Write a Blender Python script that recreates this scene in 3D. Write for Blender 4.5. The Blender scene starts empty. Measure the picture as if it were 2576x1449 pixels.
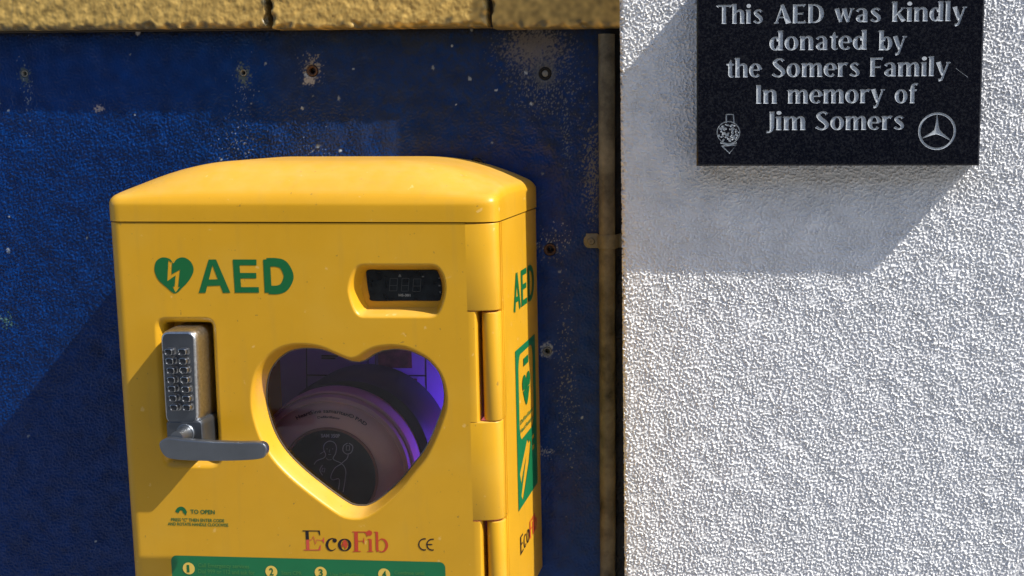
import bpy, math, random
import numpy as np
from mathutils import Vector, Matrix
from mathutils.geometry import delaunay_2d_cdt

random.seed(4)
S = bpy.context.scene
COL = S.collection

# ------------------------------------------------------------------ camera
# photograph measured on a 2576 x 1449 grid; F, (PU, PV) are focal length and principal point there
F, PU, PV = 3040.0, 1651.0, 740.0
CAM = Vector((0.0, -1.467, 1.55))
ey = Vector((249.0, 440.0, -F)).normalized()          # world +y (into the wall) in camera axes
ez = -Vector((101.0, -21260.0, -F)); ez = (ez - ey * ez.dot(ey)).normalized()
ex = ey.cross(ez)
R = Matrix((ex, ey, ez))                               # camera vector -> world vector
cd = bpy.data.cameras.new('camera')
cam = bpy.data.objects.new('camera', cd); COL.objects.link(cam)
cd.sensor_width = 36; cd.lens = F / 2576 * 36
cd.shift_x = -(PU - 1288) / 2576; cd.shift_y = (PV - 724.5) / 2576
cd.clip_start = 0.02; cd.clip_end = 500
cam.matrix_world = Matrix.Translation(CAM) @ R.to_4x4()
S.camera = cam

# ------------------------------------------------------------------ light
KX = 3.1; KZ = 1.12 * KX                               # sun travels (-KX, 1, -KZ)
sdir = Vector((-KX, 1.0, -KZ)).normalized()
w = bpy.data.worlds.new('World'); S.world = w; w.use_nodes = True
nt = w.node_tree; bg = nt.nodes['Background']
sky = nt.nodes.new('ShaderNodeTexSky'); sky.sky_type = 'NISHITA'; sky.sun_disc = False
elev = math.asin(-sdir.z); sky.sun_elevation = elev
sky.sun_rotation = math.atan2(-sdir.x, -sdir.y)
nt.links.new(sky.outputs[0], bg.inputs[0]); bg.inputs[1].default_value = 0.148
sl = bpy.data.lights.new('sun', 'SUN'); sl.energy = 5.0; sl.angle = math.radians(0.5); sl.color = (1.0, 0.955, 0.88)
so = bpy.data.objects.new('sun', sl); COL.objects.link(so); so.location = (4, -4, 5)
so.rotation_euler = sdir.to_track_quat('-Z', 'Y').to_euler()
S.view_settings.view_transform = 'Standard'; S.view_settings.look = 'None'
S.view_settings.gamma = 1; S.view_settings.use_curve_mapping = False
S.view_settings.exposure = 0.32

# ------------------------------------------------------------------ helpers
def ray(u, v):
    return R.transposed() @ Vector(((u - PU) / F, -(v - PV) / F, -1.0)) if False else \
        (R @ Vector(((u - PU) / F, -(v - PV) / F, -1.0)))
def at(u, v, d):                                       # photo point -> point on the plane d metres before the wall
    r = ray(u, v); t = (-d - CAM.y) / r.y
    return CAM + r * t
def side(u, v, X):                                     # photo point -> point on the plane x = X
    r = ray(u, v); return CAM + r * ((X - CAM.x) / r.x)
def Z(x0, y0, s):                                      # enlarged-crop pixel -> 2576 grid
    return lambda x, y: ((x0 + x / s) / 1.49068, (y0 + y / s) / 1.49068)

def tag(o, label=None, cat=None, group=None, kind=None):
    if label: o['label'] = label
    if cat: o['category'] = cat
    if group: o['group'] = group
    if kind: o['kind'] = kind
    return o
def empty(name, loc, label, cat):
    o = bpy.data.objects.new(name, None); COL.objects.link(o); o.location = loc
    o.empty_display_size = 0.05
    return tag(o, label, cat)
def link(name, me, mats, parent=None, smooth=None):
    o = bpy.data.objects.new(name, me); COL.objects.link(o)
    if mats is not None:
        for m in (mats if isinstance(mats, (list, tuple)) else [mats]): me.materials.append(m)
    if smooth is not None:
        me.shade_smooth()
        if smooth < 180: me.set_sharp_from_angle(angle=math.radians(smooth))
    if parent is not None:
        o.parent = parent
        o.matrix_parent_inverse = Matrix.Translation(-world_loc(parent))
    return o
def world_loc(o):
    l = Vector(o.location)
    return l if o.parent is None else l          # children keep world coordinates in their mesh, location 0
class MB:
    def __init__(s): s.v = []; s.f = []; s.m = []
    def add(s, vs, fs, m=0):
        n = len(s.v); s.v += [tuple(p) for p in vs]; s.f += [tuple(i + n for i in f) for f in fs]; s.m += [m] * len(fs)
        return n
    def box(s, x0, x1, y0, y1, z0, z1, m=0):
        s.add([(x, y, z) for z in (z0, z1) for y in (y0, y1) for x in (x0, x1)],
              [(0, 2, 3, 1), (4, 5, 7, 6), (0, 1, 5, 4), (2, 6, 7, 3), (0, 4, 6, 2), (1, 3, 7, 5)], m)
    def loft(s, loops, m=0, closed=True, cap0=False, cap1=False):
        n = len(loops[0]); vs = [p for l in loops for p in l]; fs = []
        for i in range(len(loops) - 1):
            for j in range(n if closed else n - 1):
                a = i * n + j; b = i * n + (j + 1) % n
                fs.append((a, b, b + n, a + n))
        if cap0: fs.append(tuple(range(n - 1, -1, -1)))
        if cap1: fs.append(tuple((len(loops) - 1) * n + j for j in range(n)))
        s.add(vs, fs, m)
    def lathe(s, c, prof, n=40, axis='y', m=0, cap=True):   # prof: (radius, distance along -axis)
        loops = []
        for r, h in prof:
            l = []
            for j in range(n):
                a = 2 * math.pi * j / n
                if axis == 'y': l.append((c[0] + r * math.cos(a), c[1] - h, c[2] + r * math.sin(a)))
                else: l.append((c[0] + r * math.cos(a), c[1] + r * math.sin(a), c[2] + h))
            loops.append(l)
        s.loft(loops, m, True, False, cap)
    def tube(s, pts, r, n=10, m=0):
        loops = []
        for i, p in enumerate(pts):
            p = Vector(p); t = (Vector(pts[min(i + 1, len(pts) - 1)]) - Vector(pts[max(i - 1, 0)])).normalized()
            a = t.cross(Vector((0, 1, 0.01))).normalized(); b = t.cross(a)
            rr = r[i] if isinstance(r, (list, tuple)) else r
            loops.append([p + (a * math.cos(k * 2 * math.pi / n) + b * math.sin(k * 2 * math.pi / n)) * rr for k in range(n)])
        s.loft(loops, m, True, True, True)
    def build(s, name, mats, parent=None, smooth=None):
        me = bpy.data.meshes.new(name); me.from_pydata(s.v, [], s.f); me.update()
        o = link(name, me, mats, parent, None)
        if isinstance(mats, (list, tuple)): me.polygons.foreach_set('material_index', s.m)
        import bmesh
        b = bmesh.new(); b.from_mesh(me); bmesh.ops.remove_doubles(b, verts=b.verts, dist=2e-5)
        bmesh.ops.recalc_face_normals(b, faces=b.faces); b.to_mesh(me); b.free()
        if smooth is not None:
            me.shade_smooth()
            if smooth < 180: me.set_sharp_from_angle(angle=math.radians(smooth))
        return o

def catmull(pts, n=8, closed=False):
    P = [np.array(p, float) for p in pts]; out = []
    m = len(P)
    for i in range(m if closed else m - 1):
        if closed: a, b, c, d = P[i - 1], P[i], P[(i + 1) % m], P[(i + 2) % m]
        else: a, b, c, d = P[max(i - 1, 0)], P[i], P[i + 1], P[min(i + 2, m - 1)]
        for k in range(n):
            t = k / n
            out.append(0.5 * ((2 * b) + (c - a) * t + (2 * a - 5 * b + 4 * c - d) * t * t + (3 * b - a - 3 * c + d) * t ** 3))
    if not closed: out.append(P[-1])
    return [tuple(o) for o in out]
def resample(loop, n):
    L = np.array(loop, float); L2 = np.vstack([L, L[:1]]); s = np.r_[0, np.cumsum(np.linalg.norm(np.diff(L2, axis=0), axis=1))]
    t = np.linspace(0, s[-1], n, endpoint=False)
    return np.stack([np.interp(t, s, L2[:, 0]), np.interp(t, s, L2[:, 1])], 1)
def area(L): 
    L = np.array(L); x, y = L[:, 0], L[:, 1]
    return 0.5 * np.sum(x * np.roll(y, -1) - y * np.roll(x, -1))
def inset(L, e):                                       # L ccw (n,2): move inwards by e
    T = np.roll(L, -1, 0) - np.roll(L, 1, 0); T /= np.linalg.norm(T, axis=1)[:, None] + 1e-12
    return L + np.stack([-T[:, 1], T[:, 0]], 1) * e
def roundrect(x0, x1, z0, z1, r, n=6):
    out = []
    for cx, cz, a0 in ((x1 - r, z0 + r, -90), (x1 - r, z1 - r, 0), (x0 + r, z1 - r, 90), (x0 + r, z0 + r, 180)):
        for k in range(n + 1):
            a = math.radians(a0 + 90 * k / n); out.append((cx + r * math.cos(a), cz + r * math.sin(a)))
    return out

def cdt(polys, neg=(), outer=None, scale=1000.0):
    """union of polys (minus neg). returns verts2d, tris inside polys, tris of outer outside polys"""
    V = []; Fc = []
    def addp(p):
        if len(p) == 4:                                # quads as two triangles, so that twisted ones stay harmless
            for t3 in ((p[0], p[1], p[2]), (p[0], p[2], p[3])): add3(list(t3))
            return
        add3(p)
    def add3(p):
        A_ = area(p)
        if abs(A_) * scale * scale < 1e-5: return
        if A_ < 0: p = p[::-1]
        n = len(V); V.extend([Vector((float(x) * scale, float(y) * scale)) for x, y in p]); Fc.append(list(range(n, len(V))))
    if outer is not None: addp(list(outer))
    n0 = len(Fc)
    for p in polys: addp(list(p))
    n1 = len(Fc)
    for p in neg: addp(list(p))
    v, e, f, ov, oe, of = delaunay_2d_cdt(V, [], Fc, 0, 1e-4)
    pv = np.array([(p.x, p.y) for p in v]); cen = np.array([pv[list(t_)].mean(0) for t_ in f])
    def inside(lo, hi):
        r = np.zeros(len(cen), bool)
        for k in range(lo, hi):
            q = np.array([(V[i].x, V[i].y) for i in Fc[k]]); mn, mxx = q.min(0), q.max(0)
            ix = np.nonzero((cen[:, 0] >= mn[0]) & (cen[:, 0] <= mxx[0]) & (cen[:, 1] >= mn[1]) & (cen[:, 1] <= mxx[1]) & ~r)[0]
            if not len(ix): continue
            c = cen[ix]; x1, y1 = q[:, 0], q[:, 1]; x2, y2 = np.roll(x1, -1), np.roll(y1, -1)
            cond = (y1[None] > c[:, 1:]) != (y2[None] > c[:, 1:])
            with np.errstate(divide='ignore', invalid='ignore'): xi = (x2 - x1)[None] * (c[:, 1:] - y1[None]) / (y2 - y1)[None] + x1[None]
            r[ix] |= (np.sum(cond & (c[:, :1] < xi), 1) % 2) == 1
        return r
    I0, I1, I2 = inside(0, n0), inside(n0, n1), inside(n1, len(Fc))
    ins = [(tuple(t_), None) for t_, p_, g_ in zip(f, I1, I2) if p_ and not g_]
    out = [tuple(t_) for t_, a_, p_, g_ in zip(f, I0, I1, I2) if a_ and not p_ and not g_] if outer is not None else []
    return [(p.x / scale, p.y / scale) for p in v], ins, out
def flat(name, polys, to3, mat, parent, neg=()):        # thin printed shapes
    v, ins, _ = cdt(polys, neg)
    used = sorted({i for f, o in ins for i in f}); mp = {i: k for k, i in enumerate(used)}
    me = bpy.data.meshes.new(name)
    me.from_pydata([tuple(to3(*v[i])) for i in used], [], [tuple(mp[i] for i in f) for f, o in ins]); me.update()
    return link(name, me, mat, parent)

# ------------------------------------------------------------------ strokes and letters
def strokes(pts, smooth=True, n=5, closed=False):      # pts (x, y, width) -> quads
    P = catmull(pts, n, closed) if smooth else [tuple(map(float, p)) for p in pts]
    m = len(P); L = []; Rr = []
    for i in range(m):
        if closed: a, b = P[i - 1], P[(i + 1) % m]
        else: a, b = P[max(i - 1, 0)], P[min(i + 1, m - 1)]
        dx, dy = b[0] - a[0], b[1] - a[1]; l = math.hypot(dx, dy) + 1e-9; nx, ny = -dy / l, dx / l; h = P[i][2] / 2
        L.append((P[i][0] + nx * h, P[i][1] + ny * h)); Rr.append((P[i][0] - nx * h, P[i][1] - ny * h))
    return [[L[i], Rr[i], Rr[(i + 1) % m], L[(i + 1) % m]] for i in range(m if closed else m - 1)]
def stem(x, y0, y1, w=.19, fl=1.25, spur=0.0):
    q = strokes([(x, y0, w * fl), (x, y0 + .07, w), (x, y1 - .09, w), (x, y1, w * (fl + 1) / 2)], False)
    if spur: q += strokes([(x - w / 2 - spur, y1 - .05, .03), (x - w / 2 + .02, y1 - .04, .08)], False)
    return q
def ell(cx, cy, rx, ry, a0, a1, wt, wn, n=20, rot=0):
    pts = []
    cl = abs(a1 - a0) >= 359.9
    for k in range(n if cl else n + 1):
        a = math.radians(a0 + (a1 - a0) * k / n)
        pts.append((cx + rx * math.cos(a), cy + ry * math.sin(a), wn + (wt - wn) * abs(math.cos(a - math.radians(rot))) ** 1.4))
    return strokes(pts, False, closed=cl)
def disc(cx, cy, rx, ry=None, n=18):
    ry = ry or rx
    return [[(cx + rx * math.cos(2 * math.pi * k / n), cy + ry * math.sin(2 * math.pi * k / n)) for k in range(n)]]
W = .19
def arch(x0, x1, w=W): return strokes([(x0 + .03, .50, .05), (x0 + .13, .655, .075), (x0 + .25, .70, .11), (x1 - .02, .62, .17), (x1, .46, w)]) + stem(x1, 0, .47, w, 1.25)
G = {
 'o': (ell(.30, .37, .21, .34, 0, 360, .19, .07, 24), .66),
 'n': (stem(.13, 0, .74, spur=.05) + arch(.13, .50), .68),
 'm': (stem(.13, 0, .74, spur=.05) + arch(.13, .48) + arch(.48, .83), 1.01),
 'h': (stem(.13, 0, 1.05, spur=.05) + arch(.13, .50), .68),
 'r': (stem(.13, 0, .74, spur=.05) + strokes([(.17, .5, .05), (.25, .64, .08), (.35, .70, .12), (.44, .655, .17)]), .50),
 'i': (stem(.13, 0, .74, spur=.05) + disc(.13, .93, .105), .32),
 'l': (stem(.13, 0, 1.05, spur=.05), .32),
 'd': (stem(.50, 0, 1.05, spur=.05) + ell(.27, .36, .17, .33, 25, 335, .19, .07, 20), .68),
 'b': (stem(.13, 0, 1.05, spur=.05) + ell(.36, .36, .17, .33, -155, 155, .19, .07, 20), .65),
 'a': (stem(.44, 0, .55, .18) + strokes([(.09, .56, .15), (.16, .665, .09), (.28, .705, .08), (.40, .65, .13), (.44, .50, .18)])
       + strokes([(.42, .43, .05), (.28, .38, .08), (.16, .29, .13), (.13, .17, .17), (.20, .06, .11), (.31, .06, .08), (.42, .17, .05)]), .62),
 'e': (ell(.30, .37, .21, .34, 5, 318, .19, .07, 20) + strokes([(.14, .39, .07), (.50, .39, .07)], False), .62),
 's': (strokes([(.43, .61, .12), (.36, .69, .09), (.24, .70, .09), (.14, .58, .15), (.22, .45, .18), (.36, .32, .18), (.42, .17, .15), (.33, .055, .09), (.20, .05, .09), (.08, .14, .13)]), .56),
 'S': (strokes([(.56, .86, .14), (.46, .95, .09), (.31, .955, .10), (.17, .79, .18), (.27, .61, .21), (.46, .43, .21), (.56, .24, .18), (.43, .06, .10), (.25, .05, .09), (.08, .17, .15)]), .72),
 't': (strokes([(.20, .10, .18), (.20, .70, .18), (.235, .93, .05)], False) + strokes([(.03, .69, .09), (.38, .69, .09)], False) + strokes([(.20, .14, .18), (.25, .05, .12), (.38, .05, .06)]), .42),
 'k': (stem(.13, 0, 1.05, spur=.05) + strokes([(.18, .33, .07), (.50, .72, .08)], False) + strokes([(.26, .46, .12), (.53, .02, .21)], False) + strokes([(.40, .71, .06), (.58, .71, .06)], False), .64),
 'w': (strokes([(.10, .74, .2), (.27, .02, .13)], False) + strokes([(.27, .02, .07), (.43, .70, .08)], False) + strokes([(.42, .74, .2), (.59, .02, .13)], False) + strokes([(.59, .02, .07), (.76, .72, .08)], False) + strokes([(.68, .71, .06), (.86, .71, .06)], False), .9),
 'y': (strokes([(.10, .74, .21), (.31, .04, .15)], False) + strokes([(.53, .72, .08), (.35, .10, .08), (.26, -.16, .11), (.12, -.22, .14)], True) + strokes([(.44, .71, .06), (.63, .71, .06)], False), .64),
 'f': (stem(.18, 0, .82) + strokes([(.18, .78, .19), (.20, .94, .14), (.30, 1.03, .09), (.43, 1.0, .14)]) + strokes([(.02, .69, .08), (.38, .69, .08)], False), .42),
 'T': (stem(.38, 0, .97) + strokes([(.05, .90, .19), (.10, .955, .09), (.66, .955, .09), (.71, .90, .19)], False), .76),
 'A': (strokes([(.09, 0, .09), (.37, .97, .09)], False) + strokes([(.35, 1.0, .14), (.64, 0, .25)], False) + strokes([(.18, .32, .07), (.52, .32, .07)], False) + strokes([(0, .025, .05), (.20, .025, .05)], False), .78),
 'E': (stem(.15, 0, 1) + strokes([(.15, .955, .09), (.5, .955, .09), (.57, .92, .16)], False) + strokes([(.15, .51, .08), (.46, .51, .08), (.50, .51, .15)], False) + strokes([(.15, .045, .09), (.53, .045, .09), (.61, .09, .17)], False), .68),
 'D': (stem(.15, 0, 1) + strokes([(.15, .955, .08), (.36, .95, .08), (.56, .80, .15), (.63, .50, .2), (.56, .20, .15), (.36, .05, .08), (.15, .045, .08)]), .8),
 'F': (stem(.15, 0, 1) + strokes([(.15, .955, .09), (.5, .955, .09), (.57, .92, .16)], False) + strokes([(.15, .50, .08), (.46, .50, .08), (.50, .50, .15)], False), .62),
 'I': (stem(.15, 0, 1), .34),
 'J': (strokes([(.30, 1.0, .23), (.30, .92, .19), (.30, .15, .18)], False) + strokes([(.30, .2, .18), (.28, .02, .14), (.20, -.09, .08), (.07, -.10, .12)]), .46),
}
def word_polys(txt, glyphs=G):
    x = 0; out = []
    for ch in txt:
        g, adv = glyphs[ch]; out += [[(px + x, py) for px, py in q] for q in g]; x += adv
    xs = [p[0] for q in out for p in q]
    return out, min(xs), max(xs)
def fit(txt, x0, x1, z, cap, glyphs=G):                 # word scaled to run from x0 to x1 with baseline z and capital height cap
    q, a, b = word_polys(txt, glyphs); s = (x1 - x0) / (b - a)
    return [[(x0 + (px - a) * s, z + py * cap) for px, py in p] for p in q]
def sans(txt):                                          # Blender's own text curve as 2D triangles
    c = bpy.data.curves.new('t', 'FONT'); c.body = txt; c.resolution_u = 3
    c.offset = 0.022
    o = bpy.data.objects.new('t', c); COL.objects.link(o); bpy.context.view_layer.update()
    me = bpy.data.meshes.new_from_object(o.evaluated_get(bpy.context.evaluated_depsgraph_get()))
    v = [(p.co.x, p.co.y) for p in me.vertices]; f = [tuple(p.vertices) for p in me.polygons]
    bpy.data.objects.remove(o); bpy.data.meshes.remove(me); bpy.data.curves.remove(c)
    return v, f
def sans_print(name, items, to3, mat, parent):          # items (text, x0, x1, z, capheight)
    V = []; Fc = []
    for txt, x0, x1, z, cap in items:
        v, f = sans(txt); a = min(p[0] for p in v); b = max(p[0] for p in v); n = len(V)
        V += [tuple(to3(x0 + (p[0] - a) / (b - a) * (x1 - x0), z + p[1] / .7 * cap)) for p in v]; Fc += [tuple(i + n for i in q) for q in f]
    me = bpy.data.meshes.new(name); me.from_pydata(V, [], Fc); me.update()
    return link(name, me, mat, parent)

# ------------------------------------------------------------------ materials
def mat(name, col, rough=.5, metal=0.0, bump=0, bscale=200, spec=.5, vary=0, vscale=30, coat=0, attr=None, bdist=.001):
    m = bpy.data.materials.new(name); m.use_nodes = True; t = m.node_tree; p = t.nodes['Principled BSDF']
    p.inputs['Base Color'].default_value = (*col, 1); p.inputs['Roughness'].default_value = rough
    p.inputs['Metallic'].default_value = metal; p.inputs['Specular IOR Level'].default_value = spec
    p.inputs['Coat Weight'].default_value = coat; p.inputs['Coat Roughness'].default_value = .2
    tc = t.nodes.new('ShaderNodeTexCoord')
    if attr:
        a = t.nodes.new('ShaderNodeAttribute'); a.attribute_name = attr; t.links.new(a.outputs['Color'], p.inputs['Base Color'])
    if vary:
        n = t.nodes.new('ShaderNodeTexNoise'); n.inputs['Scale'].default_value = vscale; n.inputs['Detail'].default_value = 6
        n.inputs['Roughness'].default_value = .65
        t.links.new(tc.outputs['Object'], n.inputs['Vector'])
        r = t.nodes.new('ShaderNodeValToRGB'); r.color_ramp.elements[0].position = .3; r.color_ramp.elements[1].position = .7
        r.color_ramp.elements[0].color = (*[c * (1 - vary) for c in col], 1); r.color_ramp.elements[1].color = (*[min(1, c * (1 + vary * .6)) for c in col], 1)
        t.links.new(n.outputs[0], r.inputs[0]); t.links.new(r.outputs[0], p.inputs['Base Color'])
        mr = t.nodes.new('ShaderNodeMapRange'); mr.inputs['To Min'].default_value = max(.02, rough - .08); mr.inputs['To Max'].default_value = min(1, rough + .1)
        t.links.new(n.outputs[0], mr.inputs[0]); t.links.new(mr.outputs[0], p.inputs['Roughness'])
    if bump:
        n = t.nodes.new('ShaderNodeTexNoise'); n.inputs['Scale'].default_value = bscale; n.inputs['Detail'].default_value = 5
        t.links.new(tc.outputs['Object'], n.inputs['Vector'])
        b = t.nodes.new('ShaderNodeBump'); b.inputs['Strength'].default_value = bump; b.inputs['Distance'].default_value = bdist
        t.links.new(n.outputs[0], b.inputs['Height']); t.links.new(b.outputs[0], p.inputs['Normal'])
    return m
M_yel = mat('yellow plastic', (.66, .345, .014), .36, spec=.42, bump=.12, bscale=900, vary=.05, vscale=9, bdist=.0003)
M_grn = mat('green print', (.006, .16, .055), .4, vary=.06)
M_grn2 = mat('green ink', (.005, .13, .035), .4)
M_ylp = mat('pale yellow print', (.80, .55, .10), .4)
M_black = mat('black ink', (.012, .006, .01), .4)
M_red = mat('red ink', (.55, .055, .02), .4)
M_pink = mat('pink red ink', (.62, .08, .05), .4)
M_faint = mat('faded green lettering', (.05, .22, .06), .5)
M_grey = mat('die cast grey', (.13, .145, .17), .36, metal=.85, bump=.1, bscale=1500, vary=.12, vscale=60, bdist=.0002)
M_lever = mat('brushed lever grey', (.20, .22, .25), .38, metal=.9, bump=.05, bscale=1500, vary=.1, vscale=40, bdist=.0002)
M_side = mat('satin chrome', (.52, .52, .52), .33, metal=1, bump=.25, bscale=1200, vary=.25, vscale=300, bdist=.0003)
M_btn = mat('button steel', (.42, .42, .42), .28, metal=1)
M_bend = mat('dark button end', (.05, .055, .065), .45, metal=.6)  # button ends darker than their steel sides
M_ink = mat('engraved dark', (.03, .03, .035), .5)
M_lcd = mat('dark lcd glass', (.015, .02, .024), .12, vary=.5, vscale=120)
M_seg = mat('lcd segments', (.055, .062, .062), .3)
M_lcdt = mat('lcd print', (.35, .37, .36), .4)
M_white = mat('white print', (.6, .62, .62), .5)
M_blue = mat('blue gloss paint', (.01, .05, .2), .34, attr='col', spec=.30)
M_wht = mat('white masonry paint', (.78, .78, .78), .75, attr='col', spec=.3, bump=.35, bscale=800, bdist=.0004)
M_blk = mat('ochre masonry paint', (.5, .34, .09), .42, attr='col', bump=.15, bscale=350, bdist=.0004)
M_pipe = mat('old painted conduit', (.17, .15, .10), .55, metal=.15, bump=.6, bscale=160, vary=.85, vscale=26, bdist=.0008)
M_clip = mat('old painted clip', (.20, .18, .12), .5, metal=.2, bump=.5, bscale=300, vary=.3, vscale=90, bdist=.0006)
M_rust = mat('rusty plug', (.10, .05, .028), .8, bump=.6, bscale=700, vary=.4, vscale=400)
M_gplug = mat('grey filler', (.22, .22, .20), .8, bump=.6, bscale=700, vary=.3, vscale=400)
M_dark = mat('dark cavity', (.01, .01, .01), .9)
M_gran = mat('black granite', (.010, .012, .018), .10, vary=.0, spec=.25)
M_let = mat('silvered lettering', (.50, .54, .58), .55, bump=.9, bscale=1600, vary=.25, vscale=500, bdist=.0006)
M_pav = mat('grey paving', (.22, .22, .215), .8, bump=.5, bscale=60, vary=.3, vscale=8)
M_in = mat('inner liner', (.55, .5, .5), .5)
M_case = mat('beige rubber case', (.62, .46, .41), .5, bump=.15, bscale=900, vary=.08)
M_case2 = mat('navy case shell', (.01, .012, .04), .5)
M_navy = mat('dark label', (.008, .012, .026), .35, vary=.5, vscale=60)
M_line = mat('grey line print', (.5, .53, .58), .5)
M_post = mat('poster paper', (.45, .42, .60), .6)
M_photo = mat('poster photograph', (.22, .07, .05), .5, vary=.8, vscale=70)
# granite speckle
def granite(m):
    t = m.node_tree; p = t.nodes['Principled BSDF']; tc = t.nodes.new('ShaderNodeTexCoord')
    v = t.nodes.new('ShaderNodeTexVoronoi'); v.inputs['Scale'].default_value = 420; t.links.new(tc.outputs['Object'], v.inputs['Vector'])
    n = t.nodes.new('ShaderNodeTexNoise'); n.inputs['Scale'].default_value = 420; n.inputs['Detail'].default_value = 4; t.links.new(tc.outputs['Object'], n.inputs['Vector'])
    r = t.nodes.new('ShaderNodeValToRGB'); e = r.color_ramp.elements
    e[0].position = .45; e[0].color = (.004, .005, .010, 1); e[1].position = .75; e[1].color = (.022, .024, .030, 1)
    t.links.new(n.outputs[0], r.inputs[0])
    mx = t.nodes.new('ShaderNodeMix'); mx.data_type = 'RGBA'; mx.blend_type = 'MULTIPLY'; mx.inputs[0].default_value = .25
    t.links.new(r.outputs[0], mx.inputs[6]); t.links.new(v.outputs['Distance'], mx.inputs[7]); t.links.new(mx.outputs[2], p.inputs['Base Color'])
granite(M_gran)
# weathering of the cabinet plastic: faint specks, scuffs and rain streaks
t = M_yel.node_tree; p = t.nodes['Principled BSDF']; src = p.inputs['Base Color'].links[0].from_socket; tc = t.nodes.new('ShaderNodeTexCoord')
def speck(scale, lo, hi, amt, colr_, src, stretch=None):
    n = t.nodes.new('ShaderNodeTexNoise'); n.inputs['Scale'].default_value = scale; n.inputs['Detail'].default_value = 3
    if stretch:
        mp = t.nodes.new('ShaderNodeMapping'); mp.inputs['Scale'].default_value = stretch; t.links.new(tc.outputs['Object'], mp.inputs[0]); t.links.new(mp.outputs[0], n.inputs['Vector'])
    else: t.links.new(tc.outputs['Object'], n.inputs['Vector'])
    mr = t.nodes.new('ShaderNodeMapRange'); mr.inputs[1].default_value = lo; mr.inputs[2].default_value = hi; mr.inputs[4].default_value = amt; t.links.new(n.outputs[0], mr.inputs[0])
    mx = t.nodes.new('ShaderNodeMix'); mx.data_type = 'RGBA'; t.links.new(mr.outputs[0], mx.inputs[0]); t.links.new(src, mx.inputs[6]); mx.inputs[7].default_value = (*colr_, 1)
    return mx.outputs[2]
src = speck(170, .715, .75, .55, (.20, .13, .04), src)
src = speck(95, .70, .74, .35, (.85, .62, .25), src)
src = speck(30, .56, .75, .16, (.45, .27, .05), src, (3.0, 3.0, .35))
src = speck(14, .5, .7, .10, (.75, .50, .10), src)
ge = t.nodes.new('ShaderNodeNewGeometry'); sx = t.nodes.new('ShaderNodeSeparateXYZ'); t.links.new(ge.outputs['True Normal'], sx.inputs[0])
dn = t.nodes.new('ShaderNodeTexNoise'); dn.inputs['Scale'].default_value = 55; dn.inputs['Detail'].default_value = 8; t.links.new(tc.outputs['Object'], dn.inputs['Vector'])
m1 = t.nodes.new('ShaderNodeMapRange'); m1.inputs[1].default_value = .55; m1.inputs[2].default_value = .9; m1.inputs[4].default_value = .17; t.links.new(sx.outputs[2], m1.inputs[0])
m2 = t.nodes.new('ShaderNodeMath'); m2.operation = 'MULTIPLY'; t.links.new(m1.outputs[0], m2.inputs[0]); t.links.new(dn.outputs[0], m2.inputs[1])
mx = t.nodes.new('ShaderNodeMix'); mx.data_type = 'RGBA'; t.links.new(m2.outputs[0], mx.inputs[0]); t.links.new(src, mx.inputs[6]); mx.inputs[7].default_value = (.72, .66, .50, 1)   # pales upward faces: sky sheen put into the colour, with dust
t.links.new(mx.outputs[2], p.inputs['Base Color'])
# clear tinted pane
M_pane = bpy.data.materials.new('tinted clear plastic'); M_pane.use_nodes = True
t = M_pane.node_tree; t.nodes.remove(t.nodes['Principled BSDF'])
tr = t.nodes.new('ShaderNodeBsdfTransparent'); tr.inputs[0].default_value = (.90, .89, .90, 1)
gl = t.nodes.new('ShaderNodeBsdfGlossy'); gl.inputs['Roughness'].default_value = .04; gl.inputs[0].default_value = (1, 1, 1, 1)
fr = t.nodes.new('ShaderNodeFresnel'); fr.inputs[0].default_value = 1.45
mx = t.nodes.new('ShaderNodeMixShader'); t.links.new(fr.outputs[0], mx.inputs[0]); t.links.new(tr.outputs[0], mx.inputs[1]); t.links.new(gl.outputs[0], mx.inputs[2])
t.links.new(mx.outputs[0], t.nodes['Material Output'].inputs[0])

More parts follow.
